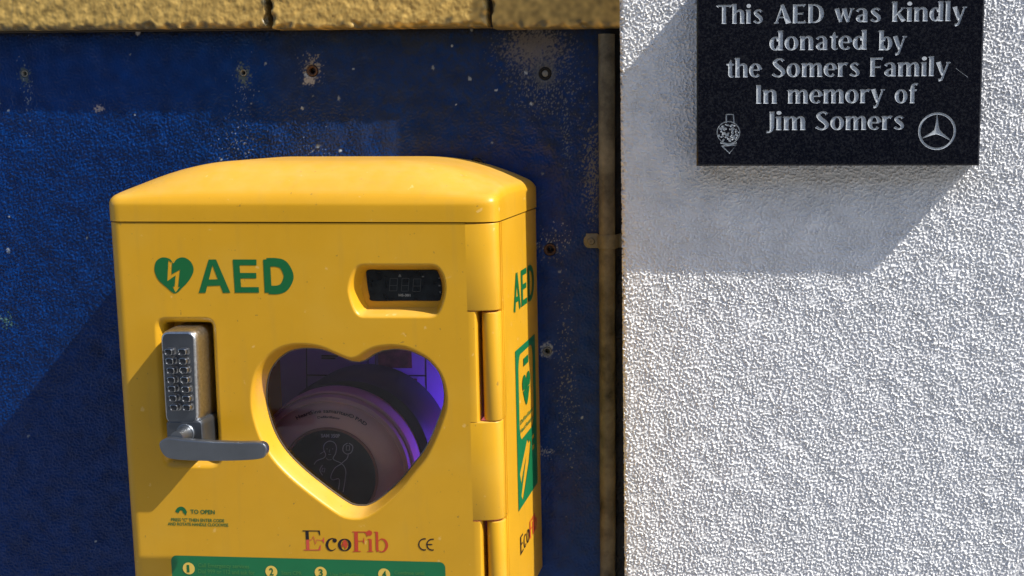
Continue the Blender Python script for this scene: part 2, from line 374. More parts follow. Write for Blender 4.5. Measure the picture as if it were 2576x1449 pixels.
# ------------------------------------------------------------------ relief surfaces
def band(nx, nz, dx, lmin, lmax, seed, aniso=(1, 1)):
    rg = np.random.default_rng(seed); a = rg.standard_normal((nz, nx))
    fx = np.fft.fftfreq(nx, dx)[None, :] * aniso[0]; fz = np.fft.fftfreq(nz, dx)[:, None] * aniso[1]
    f = np.sqrt(fx ** 2 + fz ** 2)
    h = np.exp(-(f * lmin) ** 2) - np.exp(-(f * lmax) ** 2)
    r = np.fft.ifft2(np.fft.fft2(a) * h).real
    return r / r.std()
def sstep(a, b, x): t = np.clip((x - a) / (b - a), 0, 1); return t * t * (3 - 2 * t)
def grid_obj(name, xs, zs, Y, colr, mt, parent=None, back=None):
    """front face at y = Y (array), optional skirt going back to y=back all round"""
    XX, ZZ = np.meshgrid(xs, zs)
    V = np.stack([XX, Y, ZZ], -1)
    if back is not None:
        V = np.pad(V, ((1, 1), (1, 1), (0, 0)), mode='edge'); m = np.zeros(V.shape[:2], bool); m[0] = m[-1] = True; m[:, 0] = m[:, -1] = True
        V[m, 1] = back
        colr = np.pad(colr, ((1, 1), (1, 1), (0, 0)), mode='edge')
    nz, nx = V.shape[:2]; me = bpy.data.meshes.new(name)
    me.vertices.add(nx * nz); me.vertices.foreach_set('co', V.astype(np.float32).ravel())
    i = (np.arange(nz - 1)[:, None] * nx + np.arange(nx - 1)[None, :]).ravel()
    q = np.stack([i, i + 1, i + nx + 1, i + nx], 1).astype(np.int32)
    me.loops.add(q.size); me.loops.foreach_set('vertex_index', q.ravel())
    me.polygons.add(len(q)); me.polygons.foreach_set('loop_start', (np.arange(len(q)) * 4).astype(np.int32))
    me.update(calc_edges=True); me.validate()
    a = me.attributes.new('col', 'FLOAT_COLOR', 'POINT')
    c4 = np.ones((nx * nz, 4), np.float32); c4[:, :3] = colr.reshape(-1, 3); a.data.foreach_set('color', c4.ravel())
    return link(name, me, mt, parent, 180 if back is None else 60)
def axis(lo, a, b, hi, dx, nlo=12, nhi=12):
    n = int(round((b - a) / dx)) + 1
    d = np.linspace(a, b, n); parts = []
    if lo < a: parts.append(a - (a - lo) * np.linspace(1, 0, nlo, endpoint=False) ** 2)
    i0 = len(parts[0]) if parts else 0
    parts.append(d)
    if hi > b: parts.append(b + (hi - b) * (np.arange(1, nhi + 1) / nhi) ** 2)
    return np.concatenate(parts), i0, n
def put(full, i0, j0, arr): full[j0:j0 + arr.shape[0], i0:i0 + arr.shape[1]] = arr; return full

WD = .0925                                             # how far the white wall stands out from the blue one
XC = at(1564, 700, WD).x                               # its corner
# ---- blue wall
dx = .00100
xa = at(-60, 1449, 0).x; za = at(700, 1500, 0).z; zb = at(700, -30, 0).z
xs, i0, n = axis(-3.0, xa, XC + .02, XC + .06, dx, nhi=3); zs, j0, m = axis(0, za, zb, 1.93, dx)
X, Zz = np.meshgrid(xs[i0:i0 + n], zs[j0:j0 + m])
nn = band(n, m, dx, .0030, .010, 1); n2 = band(n, m, dx, .0018, .0045, 2); n3 = band(n, m, dx, .03, .3, 3)
hk = band(n, m, dx, .002, .02, 4, (.35, 2.2))
xr = at(640, 400, 0).x
rough_l = 1 - .75 * sstep(xr, xr + .2, X + .02 * n3)    # lumpier on the left, flatter to the right
zt = at(700, 290, 0).z
up = sstep(zt - .03, zt + .05, Zz)                      # top strip is smoother
d1 = band(n, m, dx, .0032, .0080, 15); bl = (.10 + .90 * rough_l) * (1 - .65 * up)
hgt = .00112 * np.clip(.50 * d1 + .3 * nn + .45 * n2, -.1, 1.3) * bl + .00004 * n2 + .00006 * hk
hgt += .0006 * n3 * .6
base = np.array([.0008, .028, .145]); grey = np.array([.026, .032, .042])
colr = np.ones((m, n, 3)) * base
colr *= (1 + .10 * band(n, m, dx, .02, .2, 5))[..., None]
x8 = at(680, 200, 0).x
dirt = .55 * sstep(x8 - .02, x8 + .03, X) * sstep(at(0, 600, 0).z, at(0, 250, 0).z, Zz + .03 * n3)
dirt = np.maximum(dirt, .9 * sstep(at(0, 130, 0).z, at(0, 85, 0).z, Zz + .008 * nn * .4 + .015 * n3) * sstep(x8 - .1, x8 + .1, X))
dirt += .16 * band(n, m, dx, .006, .06, 6) * sstep(x8 - .1, x8 + .2, X)
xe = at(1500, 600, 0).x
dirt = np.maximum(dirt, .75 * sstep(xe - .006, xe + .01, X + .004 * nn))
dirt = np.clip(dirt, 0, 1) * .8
colr = colr * (1 - dirt[..., None]) + grey * dirt[..., None]
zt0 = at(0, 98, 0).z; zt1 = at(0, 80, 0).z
soot_shade = sstep(zt0 - .004, zt1, Zz + .0015 * nn); colr = colr * (1 - soot_shade[..., None]) + np.array([.006, .006, .006]) * soot_shade[..., None]  # under-ledge shade put into the colour as a near-black sooty band
xg = at(1540, 600, 0).x; gap_shade = sstep(xg - .003, xg + .002, X)[..., None]; colr = colr * (1 - gap_shade) + np.array([.008, .0075, .008]) * gap_shade  # deep shade of the conduit gap painted near-black into the wall
def blob(u, v, ru, rv, nz=.35, sd=7):
    p = at(u, v, 0); r = np.hypot((X - p.x) / (ru * .00048), (Zz - p.z) / (rv * .00048))
    return 1 - sstep(.6, 1.2, r + nz * band(n, m, dx, .003, .03, sd) * .6)
def paint(mask, c, k=1.0):
    global colr
    mm = np.clip(mask * k, 0, 1)[..., None]; colr = colr * (1 - mm) + np.array(c) * mm
sp = band(n, m, dx, .0024, .012, 11, (.7, 1.5))
paint(blob(1345, 120, 70, 45, .6, 8), (.16, .15, .15), .75)
paint(blob(1345, 150, 60, 70, .9, 9) * (sp > .5), (.15, .15, .15), .6)
paint(blob(1385, 225, 75, 55, .9, 10) * (sp > 1.0), (.17, .18, .19), .7)
paint(blob(1371, 187, 32, 32, .3, 12), (.10, .11, .12), .7)
paint(blob(612, 188, 17, 24, .6, 13), (.10, .13, .11), .85)
paint(blob(62, 190, 14, 20, .6, 14), (.08, .11, .11), .8)
paint(blob(785, 172, 19, 24, .8, 15), (.26, .24, .21), .85)
paint(blob(778, 203, 14, 12, .4, 16), (.4, .38, .35), .9)
paint(blob(1383, 622, 28, 30, .8, 17) * (sp > .5), (.16, .155, .15), .7)
paint(blob(1400, 600, 30, 30, .8, 18) * (sp > 1.4), (.40, .42, .43), .8)
paint(blob(1376, 882, 17, 19, .3, 19), (.40, .42, .42), .9)
paint(blob(1425, 960, 22, 190, .9, 20) * (sp > 1.3), (.24, .25, .22), .7)
paint(blob(1492, 430, 22, 90, .9, 21) * (sp > -.3), (.17, .16, .13), .8)
paint(blob(1425, 340, 9, 50, .9, 22) * (sp > .3), (.16, .18, .18), .7)
paint(blob(1200, 412, 16, 14, .5, 23), (.12, .11, .10), .9)
paint(blob(250, 273, 11, 7, .8, 24), (.38, .33, .33), .95)
paint(blob(347, 83, 8, 6, .2, 25), (.45, .43, .42), .95)
paint(blob(20, 808, 14, 14, .9, 26) * (sp > -.2), (.10, .20, .10), .7)
paint(blob(1367, 1135, 22, 10, .9, 27) * (sp > 0), (.28, .29, .30), .8)
for (u, v, ru, rv) in ((68, 245, 16, 60), (612, 230, 22, 50), (600, 360, 40, 45), (790, 420, 30, 60)):
    paint(blob(u, v, ru, rv, .9, 30 + u % 7) * (sp > 1.5), (.28, .32, .36), .7)
rg = np.random.default_rng(77)
for k in range(170):                                    # small chips and flecks
    big = rg.random() < .12
    px = xs[i0] + rg.random() * (xs[i0 + n - 1] - xs[i0]); pz = zs[j0] + rg.random() * (zs[j0 + m - 1] - zs[j0])
    if px < x8 and rg.random() < .6: continue
    if pz < 1.35 and rg.random() < .6: continue
    r = (.0011 + .0008 * rg.random()) * (1.9 if big else 1); rz = r * (.6 + .8 * rg.random())
    a, b = int((px - 4 * r - xs[i0]) / dx), int((px + 4 * r - xs[i0]) / dx) + 1; c, d = int((pz - 4 * r - zs[j0]) / dx), int((pz + 4 * r - zs[j0]) / dx) + 1
    a = max(a, 0); c = max(c, 0); sub = np.hypot((X[c:d, a:b] - px) / r, (Zz[c:d, a:b] - pz) / rz)
    mm = (1 - sstep(.6, 1.3, sub + .3 * sp[c:d, a:b]))[..., None]
    cc = np.array([.30, .34, .38]) * (.45 + .9 * rg.random()); colr[c:d, a:b] = colr[c:d, a:b] * (1 - mm) + cc * mm
HOLES = [(62, 185, .0042), (612, 183, .0042), (785, 178, .0066), (1371, 185, .0072), (1383, 628, .0072), (1376, 884, .0052), (1199, 412, .006)]
for u, v, r in HOLES:
    p = at(u, v, 0); q = np.hypot(X - p.x, Zz - p.z); hgt -= .012 * (1 - sstep(r * .75, r * 1.15, q))
# a hairline crack
ck = [at(*p, 0) for p in ((545, 130), (540, 200), (556, 245), (530, 300), (525, 330), (500, 400), (505, 420))]
for a, b in zip(ck[:-1], ck[1:]):
    ab = np.array([b.x - a.x, b.z - a.z]); tt = np.clip(((X - a.x) * ab[0] + (Zz - a.z) * ab[1]) / (ab @ ab), 0, 1)
    q = np.hypot(X - a.x - tt * ab[0], Zz - a.z - tt * ab[1] + .0008 * n2); hgt -= .0004 * (1 - sstep(.0004, .0013, q))
Yf = np.full((len(zs), len(xs)), 0.0); put(Yf, i0, j0, -hgt)
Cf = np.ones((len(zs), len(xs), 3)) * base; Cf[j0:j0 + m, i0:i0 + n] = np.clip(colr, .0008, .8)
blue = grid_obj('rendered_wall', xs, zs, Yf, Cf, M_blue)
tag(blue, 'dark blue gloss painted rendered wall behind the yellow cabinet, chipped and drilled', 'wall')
for k, (u, v, r) in enumerate(HOLES):
    p = at(u, v, 0); b = MB(); mt = M_rust if k in (2, 4, 6) else (M_dark if k == 3 else M_gplug)
    b.lathe((p.x, 0, p.z), [(r * 1.02, -.004), (r * 1.02, .0002), (r * .8, .0007), (r * .62, -.0005), (r * .55, -.011)], 20, cap=False)
    if k == 3: b.lathe((p.x, 0, p.z), [(r * .55, -.006), (r * .55, -.0010), (r * .4, -.0002)], 16, m=1)
    b.build('wall_plug', [mt, M_gplug], blue, 50)

# ---- white wall
dx = .00085
zt = at(2000, -40, WD).z; zb0 = at(2000, 1510, WD).z; xb = at(2660, 700, WD).x
xs, i0, n = axis(XC, XC, xb, 3.2, dx); zs, j0, m = axis(0, zb0, zt, 2.4, dx)
X, Zz = np.meshgrid(xs[i0:i0 + n], zs[j0:j0 + m])
a1 = band(n, m, dx, .0028, .010, 61); a2 = band(n, m, dx, .0017, .0042, 62); a3 = band(n, m, dx, .03, .3, 53)
d1 = band(n, m, dx, .0032, .0075, 64); a4 = band(n, m, dx, .015, .09, 57); a5 = band(n, m, dx, .008, .04, 58)
amp = np.clip(1 + .15 * a4 + .12 * a5, .5, 1.6)
hgt = (.00108 * np.clip(.66 * d1 + .42 * a1 + .30 * a2 - .02, -.25, 1.25) + .00010 * a2) * amp + .00020 * a3
e = X - XC; hgt -= .004 * (1 - sstep(0, .004, e + .0006 * a1)) ** 2
hgt -= .003 * np.clip(band(n, m, dx, .004, .03, 54) - .2, 0, 2) * (1 - sstep(0, .006, e))
colw = np.ones((m, n, 3)) * np.array([.83, .835, .85]) * (1 + .03 * a3)[..., None]
wm = np.exp(-np.clip(e, 0, 1) / .05)[..., None] * .5; colw = colw * (1 - wm * np.array([.02, .05, .12]))
st = np.clip(band(n, m, dx, .006, .06, 59, (1.6, .25)) - .8, 0, 2) * .05; colw = colw * (1 - st[..., None] * np.array([.8, 1, 1.3]))
g = .32 * (1 - sstep(0, .007, e + .003 * band(n, m, dx, .005, .04, 55))) * .45
colw = colw * (1 - g[..., None]) + np.array([.42, .40, .34]) * g[..., None]
Yf = np.full((len(zs), len(xs)), -WD); put(Yf, i0, j0, -WD - hgt)
Cf = np.ones((len(zs), len(xs), 3)) * .83; Cf[j0:j0 + m, i0:i0 + n] = colw
tag(grid_obj('stucco_wall', xs, zs, Yf, Cf, M_wht, back=.03), 'white rough stucco wall that stands proud beside the conduit and carries the memorial plaque', 'wall')

# ---- ochre block course
course = empty('block_course', (at(940, 70, .034).x, 0, at(940, 70, .034).z), 'row of ochre yellow painted stone blocks projecting above the blue wall', 'ledge')
def block(x0, x1, zlow, dd, seed, lump, hi=.30, coarse=False):
    dx = .0013 if not coarse else .02
    z1 = zlow + hi; zd = at(700, -40, dd).z
    xs = np.linspace(x0, x1, max(3, int((x1 - x0) / dx)))
    zs = np.concatenate([np.arange(zlow, max(zd, zlow + .03), dx), np.linspace(max(zd, zlow + .03) + .01, z1, 8)])
    X, Zz = np.meshgrid(xs, zs); n, m = len(xs), len(zs)
    h = .8 * lump * (.00024 * band(n, m, dx, .010, .05, seed) + .00024 * np.clip(band(n, m, dx, .0032, .013, seed + 1, (1, 1.3)), -.4, 1.6)) if not coarse else np.zeros((m, n))
    k = band(n, m, dx, .012, .06, seed + 2) if not coarse else h
    ez_ = Zz - zlow + .0017 * k; e = np.minimum(ez_, np.minimum(X - x0, x1 - X) + .0024 * k)
    h -= .006 * (1 - sstep(-.002, .0075, e)) ** 2
    q = band(n, m, dx, .01, .1, seed + 3) if not coarse else h
    c = np.ones((m, n, 3)) * np.array([.48, .315, .088]) * (1 + .16 * q)[..., None]
    c = np.clip(c, .02, .9)
    dz = .8 * (1 - sstep(.0, .007, e + .002 * q)); c = c * (1 - dz[..., None]) + np.array([.10, .09, .05]) * dz[..., None]
    me_y = -dd - h
    return grid_obj('stone_block', xs, zs, me_y, c, M_blk, course, back=.0)
zl = at(940, 68, .035).z
block(at(-330, 50, .034).x, at(667, 50, .034).x, at(400, 71, .031).z, .0305, 61, 1.0)
block(at(680, 50, .037).x, at(1222, 50, .037).x, at(940, 69, .0335).z, .0335, 71, 1.15)
block(at(1236, 50, .036).x, XC + .012, at(1400, 69, .0325).z, .0325, 81, .22)
xx = at(-345, 50, .034).x
for k in range(4): block(xx - .4, xx, at(400, 71, .034).z, .034, 90 + k, 0, coarse=True); xx -= .412
mb = MB(); mb.box(at(-330, 50, 0).x, XC - .002, -.012, .004, at(700, 74, .012).z, zl + .3)
mb.build('mortar_joint', mat('dark mortar', (.05, .04, .03), .9, bump=.8, bscale=300), course)
# ---- ground
mb = MB(); mb.add([(-60, -60, 0), (60, -60, 0), (60, .2, 0), (-60, .2, 0)], [(0, 1, 2, 3)])
tag(mb.build('pavement', M_pav), kind='structure')

# ------------------------------------------------------------------ unseen terrace behind the camera, added to block low sky and darken reflections
M_brk = mat('dark brick', (.24, .17, .13), .85, bump=.4, bscale=40, vary=.3, vscale=3)
M_win = mat('window glass', (.02, .025, .03), .08); M_slate = mat('slate', (.06, .065, .075), .6)
ter = empty('light_blocking_terrace', (0, -9.5, 0), 'plain brick terrace out of view behind the camera, added to dim sky fill and reflections', 'house')
mb = MB(); mb.box(-16, 14, -16, -9.5, 0, 6.2); mb.build('wall', M_brk, ter)
mb = MB(); mb.add([(-16.3, -9.2, 6.2), (14.3, -9.2, 6.2), (14.3, -12.75, 8.2), (-16.3, -12.75, 8.2), (14.3, -16.3, 6.2), (-16.3, -16.3, 6.2)], [(0, 1, 2, 3), (3, 2, 4, 5)]); mb.build('roof', M_slate, ter)
for k in range(8):
    for z_ in (1.0, 3.9):
        mb = MB(); x_ = -14.6 + k * 3.7; mb.box(x_, x_ + 1.2, -9.52, -9.46, z_, z_ + 1.4); mb.build('window', M_win, ter)

# ------------------------------------------------------------------ conduit
pt, pb = at(1526, 86, .013), at(1529, 1449, .013)
dirv = (pb - pt) / (pt.z - pb.z); p0 = pt + dirv * (pt.z - .0)
pipe = empty('conduit_pipe', (p0.x, p0.y, .0), 'grimy olive grey metal conduit running up the wall corner', 'pipe')
mb = MB(); N = 60; loops = []
rg = np.random.default_rng(5)
for k in range(N + 1):
    zz = p0.z + (pt.z - p0.z) * k / N; c = pt + dirv * (pt.z - zz); rr = .0099 + .00012 * rg.standard_normal()
    loops.append([(c.x + rr * math.cos(a * math.pi / 12), c.y + rr * math.sin(a * math.pi / 12), zz) for a in range(24)])
mb.loft(loops, 0, True, False, True); mb.build('pipe_body', M_pipe, pipe, 60)
c = at(1528, 607, .013)
mb = MB(); h = .0085
prof = [(-.0275, .0), (-.0275, -.0025), (-.0135, -.0025)] 
for a in range(180, -1, -15): prof.append((.0112 * math.cos(math.radians(a)), -.013 - .0112 * math.sin(math.radians(a))))
prof += [(.0135, -.0025), (.022, -.0025), (.022, 0)]
loops = []
for zz, g in ((-h, 0), (-h * .75, .0007), (-h * .35, 0), (0, .0006), (h * .35, 0), (h * .75, .0007), (h, 0)):
    loops.append([(c.x + px * (1 + g * 20), py - (g if py < -.01 else 0), c.z + zz) for px, py in prof])
mb.loft(loops, 0, False); mb.build('saddle_clip', M_clip, pipe, 40)
s0 = at(1487, 607, .003); mb = MB(); mb.lathe((s0.x, 0, s0.z), [(.0048, .0024), (.0048, .0035), (.0036, .0048), (.0012, .0048), (.0010, .0036)], 16)
mb.build('clip_screw', M_clip, pipe, 40)
mb = MB(); tb = []
L = roundrect(s0.x - .0095, s0.x + .02, s0.z - .0083, s0.z + .0083, .0075)
mb.loft([[(x, -.0004, z) for x, z in L], [(x, -.0026, z) for x, z in L], [(x + (s0.x + .004 - x) * .06, -.0031, z + (s0.z - z) * .08) for x, z in L]], 0, True, False, True)
mb.build('clip_tab', M_clip, pipe, 40)

# ------------------------------------------------------------------ plaque
PD = WD + .0368
pz = Z(2560, 0, 2.0125)
pL = at(1752, 300, PD).x; pR = at(2471, 200, PD).x; pB = at(2100, 417, PD).z; pT = at(2100, -46, PD).z
plq = empty('memorial_plaque', ((pL + pR) / 2, -WD, pB), 'polished black granite memorial plaque with silver engraved lettering on the white wall', 'plaque')
def pl(x, y): q = at(*pz(x, y), PD); return (q.x, q.z)
scratch = ((2062, 515), (2150, 582))
words = [('This', 250, 605, 180, 1), ('AED', 690, 1065, 177, 1), ('was', 1145, 1495, 169, 1), ('kindly', 1575, 2143, 163, 1),
         ('donated', 655, 1390, 380, 1), ('by', 1475, 1690, 379, 1), ('the', 332, 598, 584, 1), ('Somers', 672, 1335, 582, 1), ('Family', 1412, 2020, 577, 1),
         ('In', 553, 712, 782, 1), ('memory', 788, 1525, 781, 1), ('of', 1600, 1775, 779, 1), ('Jim', 633, 928, 982, 1), ('Somers', 1000, 1670, 981, 1)]
cap = (pl(300, 40)[1] - pl(300, 182)[1])
outs = []; inn = []
def shrink(q, k):                                      # narrower copy of a stroke quad
    (a, b, c, d) = q
    def mid(p, r): return ((p[0] + r[0]) / 2, (p[1] + r[1]) / 2)
    m1, m2 = mid(a, b), mid(c, d)
    def pull(p, mm):
        l = math.hypot(p[0] - mm[0], p[1] - mm[1]); f = max(.3, 1 - k / max(l, 1e-6)); return (mm[0] + (p[0] - mm[0]) * f, mm[1] + (p[1] - mm[1]) * f)
    return [pull(a, m1), pull(b, m1), pull(c, m2), pull(d, m2)]
for wd, xa_, xb_, yb, _ in words:
    x0, z0 = pl(xa_, yb); x1, _z = pl(xb_, yb)
    outs += fit(wd, x0, x1, z0, cap)
# emblems: ringed star on the right, lantern like badge on the left
cx, cz = pl(1920, 990); rx = pl(2060, 990)[0] - cx - .0008; rz = rx * 1.0
outs += strokes([(cx + rx * math.cos(a * math.pi / 24), cz + rz * math.sin(a * math.pi / 24), .0022) for a in range(48)], False, closed=True)
for (tx, ty) in ((1920, 858), (1803, 1045), (2032, 1065)):
    t_ = pl(tx, ty); outs += strokes([(t_[0], t_[1], .0004), (t_[0] * .35 + cx * .65, t_[1] * .35 + cz * .65, .0030), (cx, cz, .0062)], False)
bx, bz = pl(346, 1000); br = pl(435, 1000)[0] - bx
outs += strokes([(bx + br * .96 * math.cos(a), bz + br * .93 * math.sin(a), .0009) for a in [k * math.pi / 16 for k in range(32)]], False, closed=True)
rg = np.random.default_rng(3)
for k in range(75):
    a, q_ = rg.random() * 6.283, br * .88 * rg.random() ** .55; outs += disc(bx + q_ * math.cos(a), bz + q_ * math.sin(a) * .95, .0006 + .0007 * rg.random(), .0006 + .0006 * rg.random(), 7)
def pstroke(pts, w=.0013): return strokes([(*pl(*p), w) for p in pts], False)
outs += pstroke([(330, 925), (330, 863), (383, 863), (387, 925)]) + pstroke([(285, 1078), (350, 1092), (408, 1078)], .0012) + pstroke([(296, 1100), (405, 1094), (354, 1156), (296, 1100)])
outs += pstroke(list(scratch), .00045)
quads = [q for q in outs if len(q) == 4]
inn = [shrink(q, .00045) for q in quads]
bev = .0018
outer = [(pL + bev, pB + bev), (pR - bev, pB + bev), (pR - bev, pT - bev), (pL + bev, pT - bev)]
v, ins, out = cdt(outs + inn, (), outer)
surf = {i for f in out for i in f}
mb = MB(); mb.add([(x, -PD, z) for x, z in v], out)
o4 = [(pL, pB), (pR, pB), (pR, pT), (pL, pT)]
mb.loft([[(x, -WD + .002, z) for x, z in o4], [(x, -PD + bev, z) for x, z in o4], [(x, -PD, z) for x, z in outer]])
mb.build('granite_slab', M_gran, plq)
rg = np.random.default_rng(9); jit = rg.random(len(v))
cen_ = [(sum(v[i][0] for i in f) / 3, sum(v[i][1] for i in f) / 3) for f, o in ins]
zsep = [pl(0, y_)[1] for y_ in (212, 420, 618, 818)]; xsl, xsr = pl(520, 0)[0], pl(1730, 0)[0]
def line_of(c):
    for k, z_ in enumerate(zsep):
        if c[1] > z_: return k
    return 5 if c[0] < xsl else (6 if c[0] > xsr else 4)
ids = [line_of(c) for c in cen_]
for k in range(7):
    fs = [f for (f, o), d_ in zip(ins, ids) if d_ == k]; us = sorted({i for f in fs for i in f}); mp_ = {a: b for b, a in enumerate(us)}
    mb = MB(); mb.add([(v[i][0], -PD if i in surf else -PD + .0009 + .0002 * jit[i], v[i][1]) for i in us], [tuple(mp_[i] for i in f) for f in fs])
    mb.build('engraved_line' if k < 5 else 'engraved_emblem', M_let, plq)

# ------------------------------------------------------------------ cabinet
D = .22
def fr_(u, v): return at(u, v, D)
XL = at(302, 900, D - .010).x; XR = at(1355, 900, 0).x           # sides
ZS = fr_(770, 558).z                                    # lid seam
ZB = fr_(770, 1592).z                                   # bottom
XA = fr_(1176, 800).x                                   # where the hinge corner starts
bd = .014
XRF = XR - .003
def XS(y): return XRF + (XR - XRF) * (y + D - bd) / (D - bd)
cab = empty('defibrillator_cabinet', ((XL + XR) / 2, -.0, ZB), 'yellow plastic defibrillator cabinet with heart shaped window fixed to the blue wall', 'cabinet')
def corner(nn=14):                                      # front right corner in plan: (x, y)
    a = XRF - XA; out = []
    for k in range(nn + 1):
        t = k / nn * math.pi / 2; c, s_ = math.cos(t), math.sin(t); ex_ = 2 / 2.4
        out.append((XA + a * s_ ** ex_, -D + bd - bd * c ** ex_))
    return out
RL = .0145
def cornerL(nn=8): return [(XL + RL - RL * math.sin(a), -D + RL - RL * math.cos(a)) for a in [math.pi / 2 * (1 - k / nn) for k in range(nn + 1)]]
# housing shell
T = .004
mb = MB()
mb.box(XL + .0007, XL + T, -D + .03, -.001, ZB + .001, ZS - .0012); 
for z_lo, z_hi in ((ZB, ZS - .0016),):
    q_ = [(XRF - T, -D + bd + .003), (XS(-D + bd + .003), -D + bd + .003), (XR, -.001), (XR - T, -.001)]
    mb.loft([[(x, y, z_lo) for x, y in q_], [(x, y, z_hi) for x, y in q_]], cap0=True, cap1=True)
mb.box(XL + T, XR - T, -D + .03, -.001, ZB, ZB + T); mb.box(XL + T, XR - T, -.006, -.001, ZB + T, ZS - .002)
mb.box(XL + T, XR - T, -D + .03, -.006, ZS - .006, ZS - .003)
for yy, ww, pr in ((-D + bd + .0035, .0022, .0012), (-D + bd + .012, .0014, .0009)):   # ribs down the side
    mb.box(XS(yy) - .001, XS(yy) + pr, yy, yy + ww, ZB + .003, ZS - .0015)
housing = mb.build('housing', M_yel, cab)
# door
hz = Z(900, 1280, 2.07)
heart = [(78, 420), (95, 290), (130, 200), (200, 110), (300, 42), (400, 15), (450, 12), (540, 15), (640, 36), (740, 78), (820, 112), (862, 122), (905, 108), (960, 70), (1040, 36), (1150, 20), (1230, 25), (1310, 42), (1450, 112),
         (1545, 210), (1590, 300), (1612, 400), (1615, 480), (1600, 570), (1530, 760), (1450, 920), (1350, 1050), (1250, 1170), (1120, 1290), (1030, 1352), (960, 1382), (900, 1388), (835, 1382), (760, 1352), (600, 1240), (400, 1080), (250, 925), (150, 760), (90, 570)]
def loop_px(zf, pts, d, n=120, cm=6):
    P = [at(*zf(x, y), d) for x, y in pts]; L = catmull([(p.x, p.z) for p in P], cm, True); L = resample(L, n)
    return L[::-1] if area(L) < 0 else L
H0 = loop_px(hz, heart, D, 150)
lz = Z(1240, 880, 2.683)
H1 = loop_px(lz, [(168, 550), (190, 670), (235, 780), (290, 832), (330, 840), (500, 842), (700, 842), (900, 842), (1035, 838), (1095, 800), (1150, 660), (1167, 540), (1150, 420), (1105, 335), (1035, 293), (900, 290), (700, 290), (500, 290), (340, 290), (280, 300), (235, 335), (190, 430)], D, 96, 4)
kz = Z(560, 1180, 2.415)
def rquad(zf, c4, r, d, n=96):
    P = [at(*zf(*c), d) for c in c4]; P = [np.array((p.x, p.z)) for p in P]; out = []
    for i in range(4):
        a, b, c = P[i - 1], P[i], P[(i + 1) % 4]; u_ = (a - b) / np.linalg.norm(a - b); w_ = (c - b) / np.linalg.norm(c - b)
        for k in range(9):
            t = k / 8; p1 = b + u_ * r; p2 = b + w_ * r; out.append(tuple((1 - t) ** 2 * p1 + 2 * t * (1 - t) * b + t * t * p2))
    L = resample(out, n); return L[::-1] if area(L) < 0 else L
H2 = rquad(kz, [(40, 20), (600, 20), (668, 1392), (118, 1392)], .013, D)
XF = XL + RL
outer = [(XF, ZB), (XA, ZB), (XA, ZS - .0012), (XF, ZS - .0012)]
inr = np.array([(XF + .001, ZB + .001), (XA - .001, ZB + .001), (XA - .001, ZS - .0022), (XF + .001, ZS - .0022), (XF + .001, .5 * (ZS + ZB))])
v, ins, out = cdt([inr] + [inset(h, -.0008) for h in (H0, H1, H2)], (H0, H1, H2), outer)
mb = MB(); mb.add([(x, -D, z) for x, z in v], out + [f_ for f_, o_ in ins])
PR = [(0, 0), (.0007, .0002), (.0018, .0010), (.0030, .0028), (.0058, .0110), (.0078, .0165), (.0086, .0185), (.0090, .0195)]
def recess(L, prof): 
    lps = []
    for e_, dp in prof: l = inset(L, e_); lps.append([(x, -D + dp, z) for x, z in l])
    mb.loft(lps); return inset(L, prof[-1][0])
HI = recess(H0, PR + [(.0090, .0235)])
LI = recess(H1, PR)
KI = recess(H2, [(0, 0), (.0012, .0004), (.003, .0018), (.005, .0045), (.0066, .0066), (.0072, .0085), (.0074, .03)])
mb.add([(x, -D + .0195, z) for x, z in LI], [tuple(range(len(LI)))]); mb.add([(x, -D + .03, z) for x, z in KI], [tuple(range(len(KI)))])
# left return and right corner, cut back where the housing's own knuckles sit
pf = [(XL, -D + .045)] + cornerL()
mb.loft([[(x, y, ZB) for x, y in pf], [(x, y, ZS - .0012) for x, y in pf]], closed=False)
zk = [fr_(1235, y_).z for y_ in (785, 1063, 1313, 1560)]
cr = corner()
cut = [p for p in cr if p[0] < fr_(1196, 900).x]; cx_, cy_ = cut[-1]
cutp = cut + [(cx_ + .0022, cy_ + .0008), (cx_ + .0036, cy_ + .0026), (cx_ + .0040, cy_ + .006), (cx_ + .0041, -D + .05)]
segs = [(ZS - .0012, zk[0], 1), (zk[0], zk[1], 0), (zk[1], zk[2], 1), (zk[2], zk[3], 0), (zk[3], ZB, 1)]
for za_, zb_, full in segs:
    if not full: mb.loft([[(x, y, za_) for x, y in cutp], [(x, y, zb_) for x, y in cutp]], closed=False)
mb.add([(x, -D, ZS - .0012) for x in (XF, XA)] + [(x, -D + .01, ZS - .0012) for x in (XF, XA)], [(0, 1, 3, 2)])
door = mb.build('door', M_yel, cab, 30)
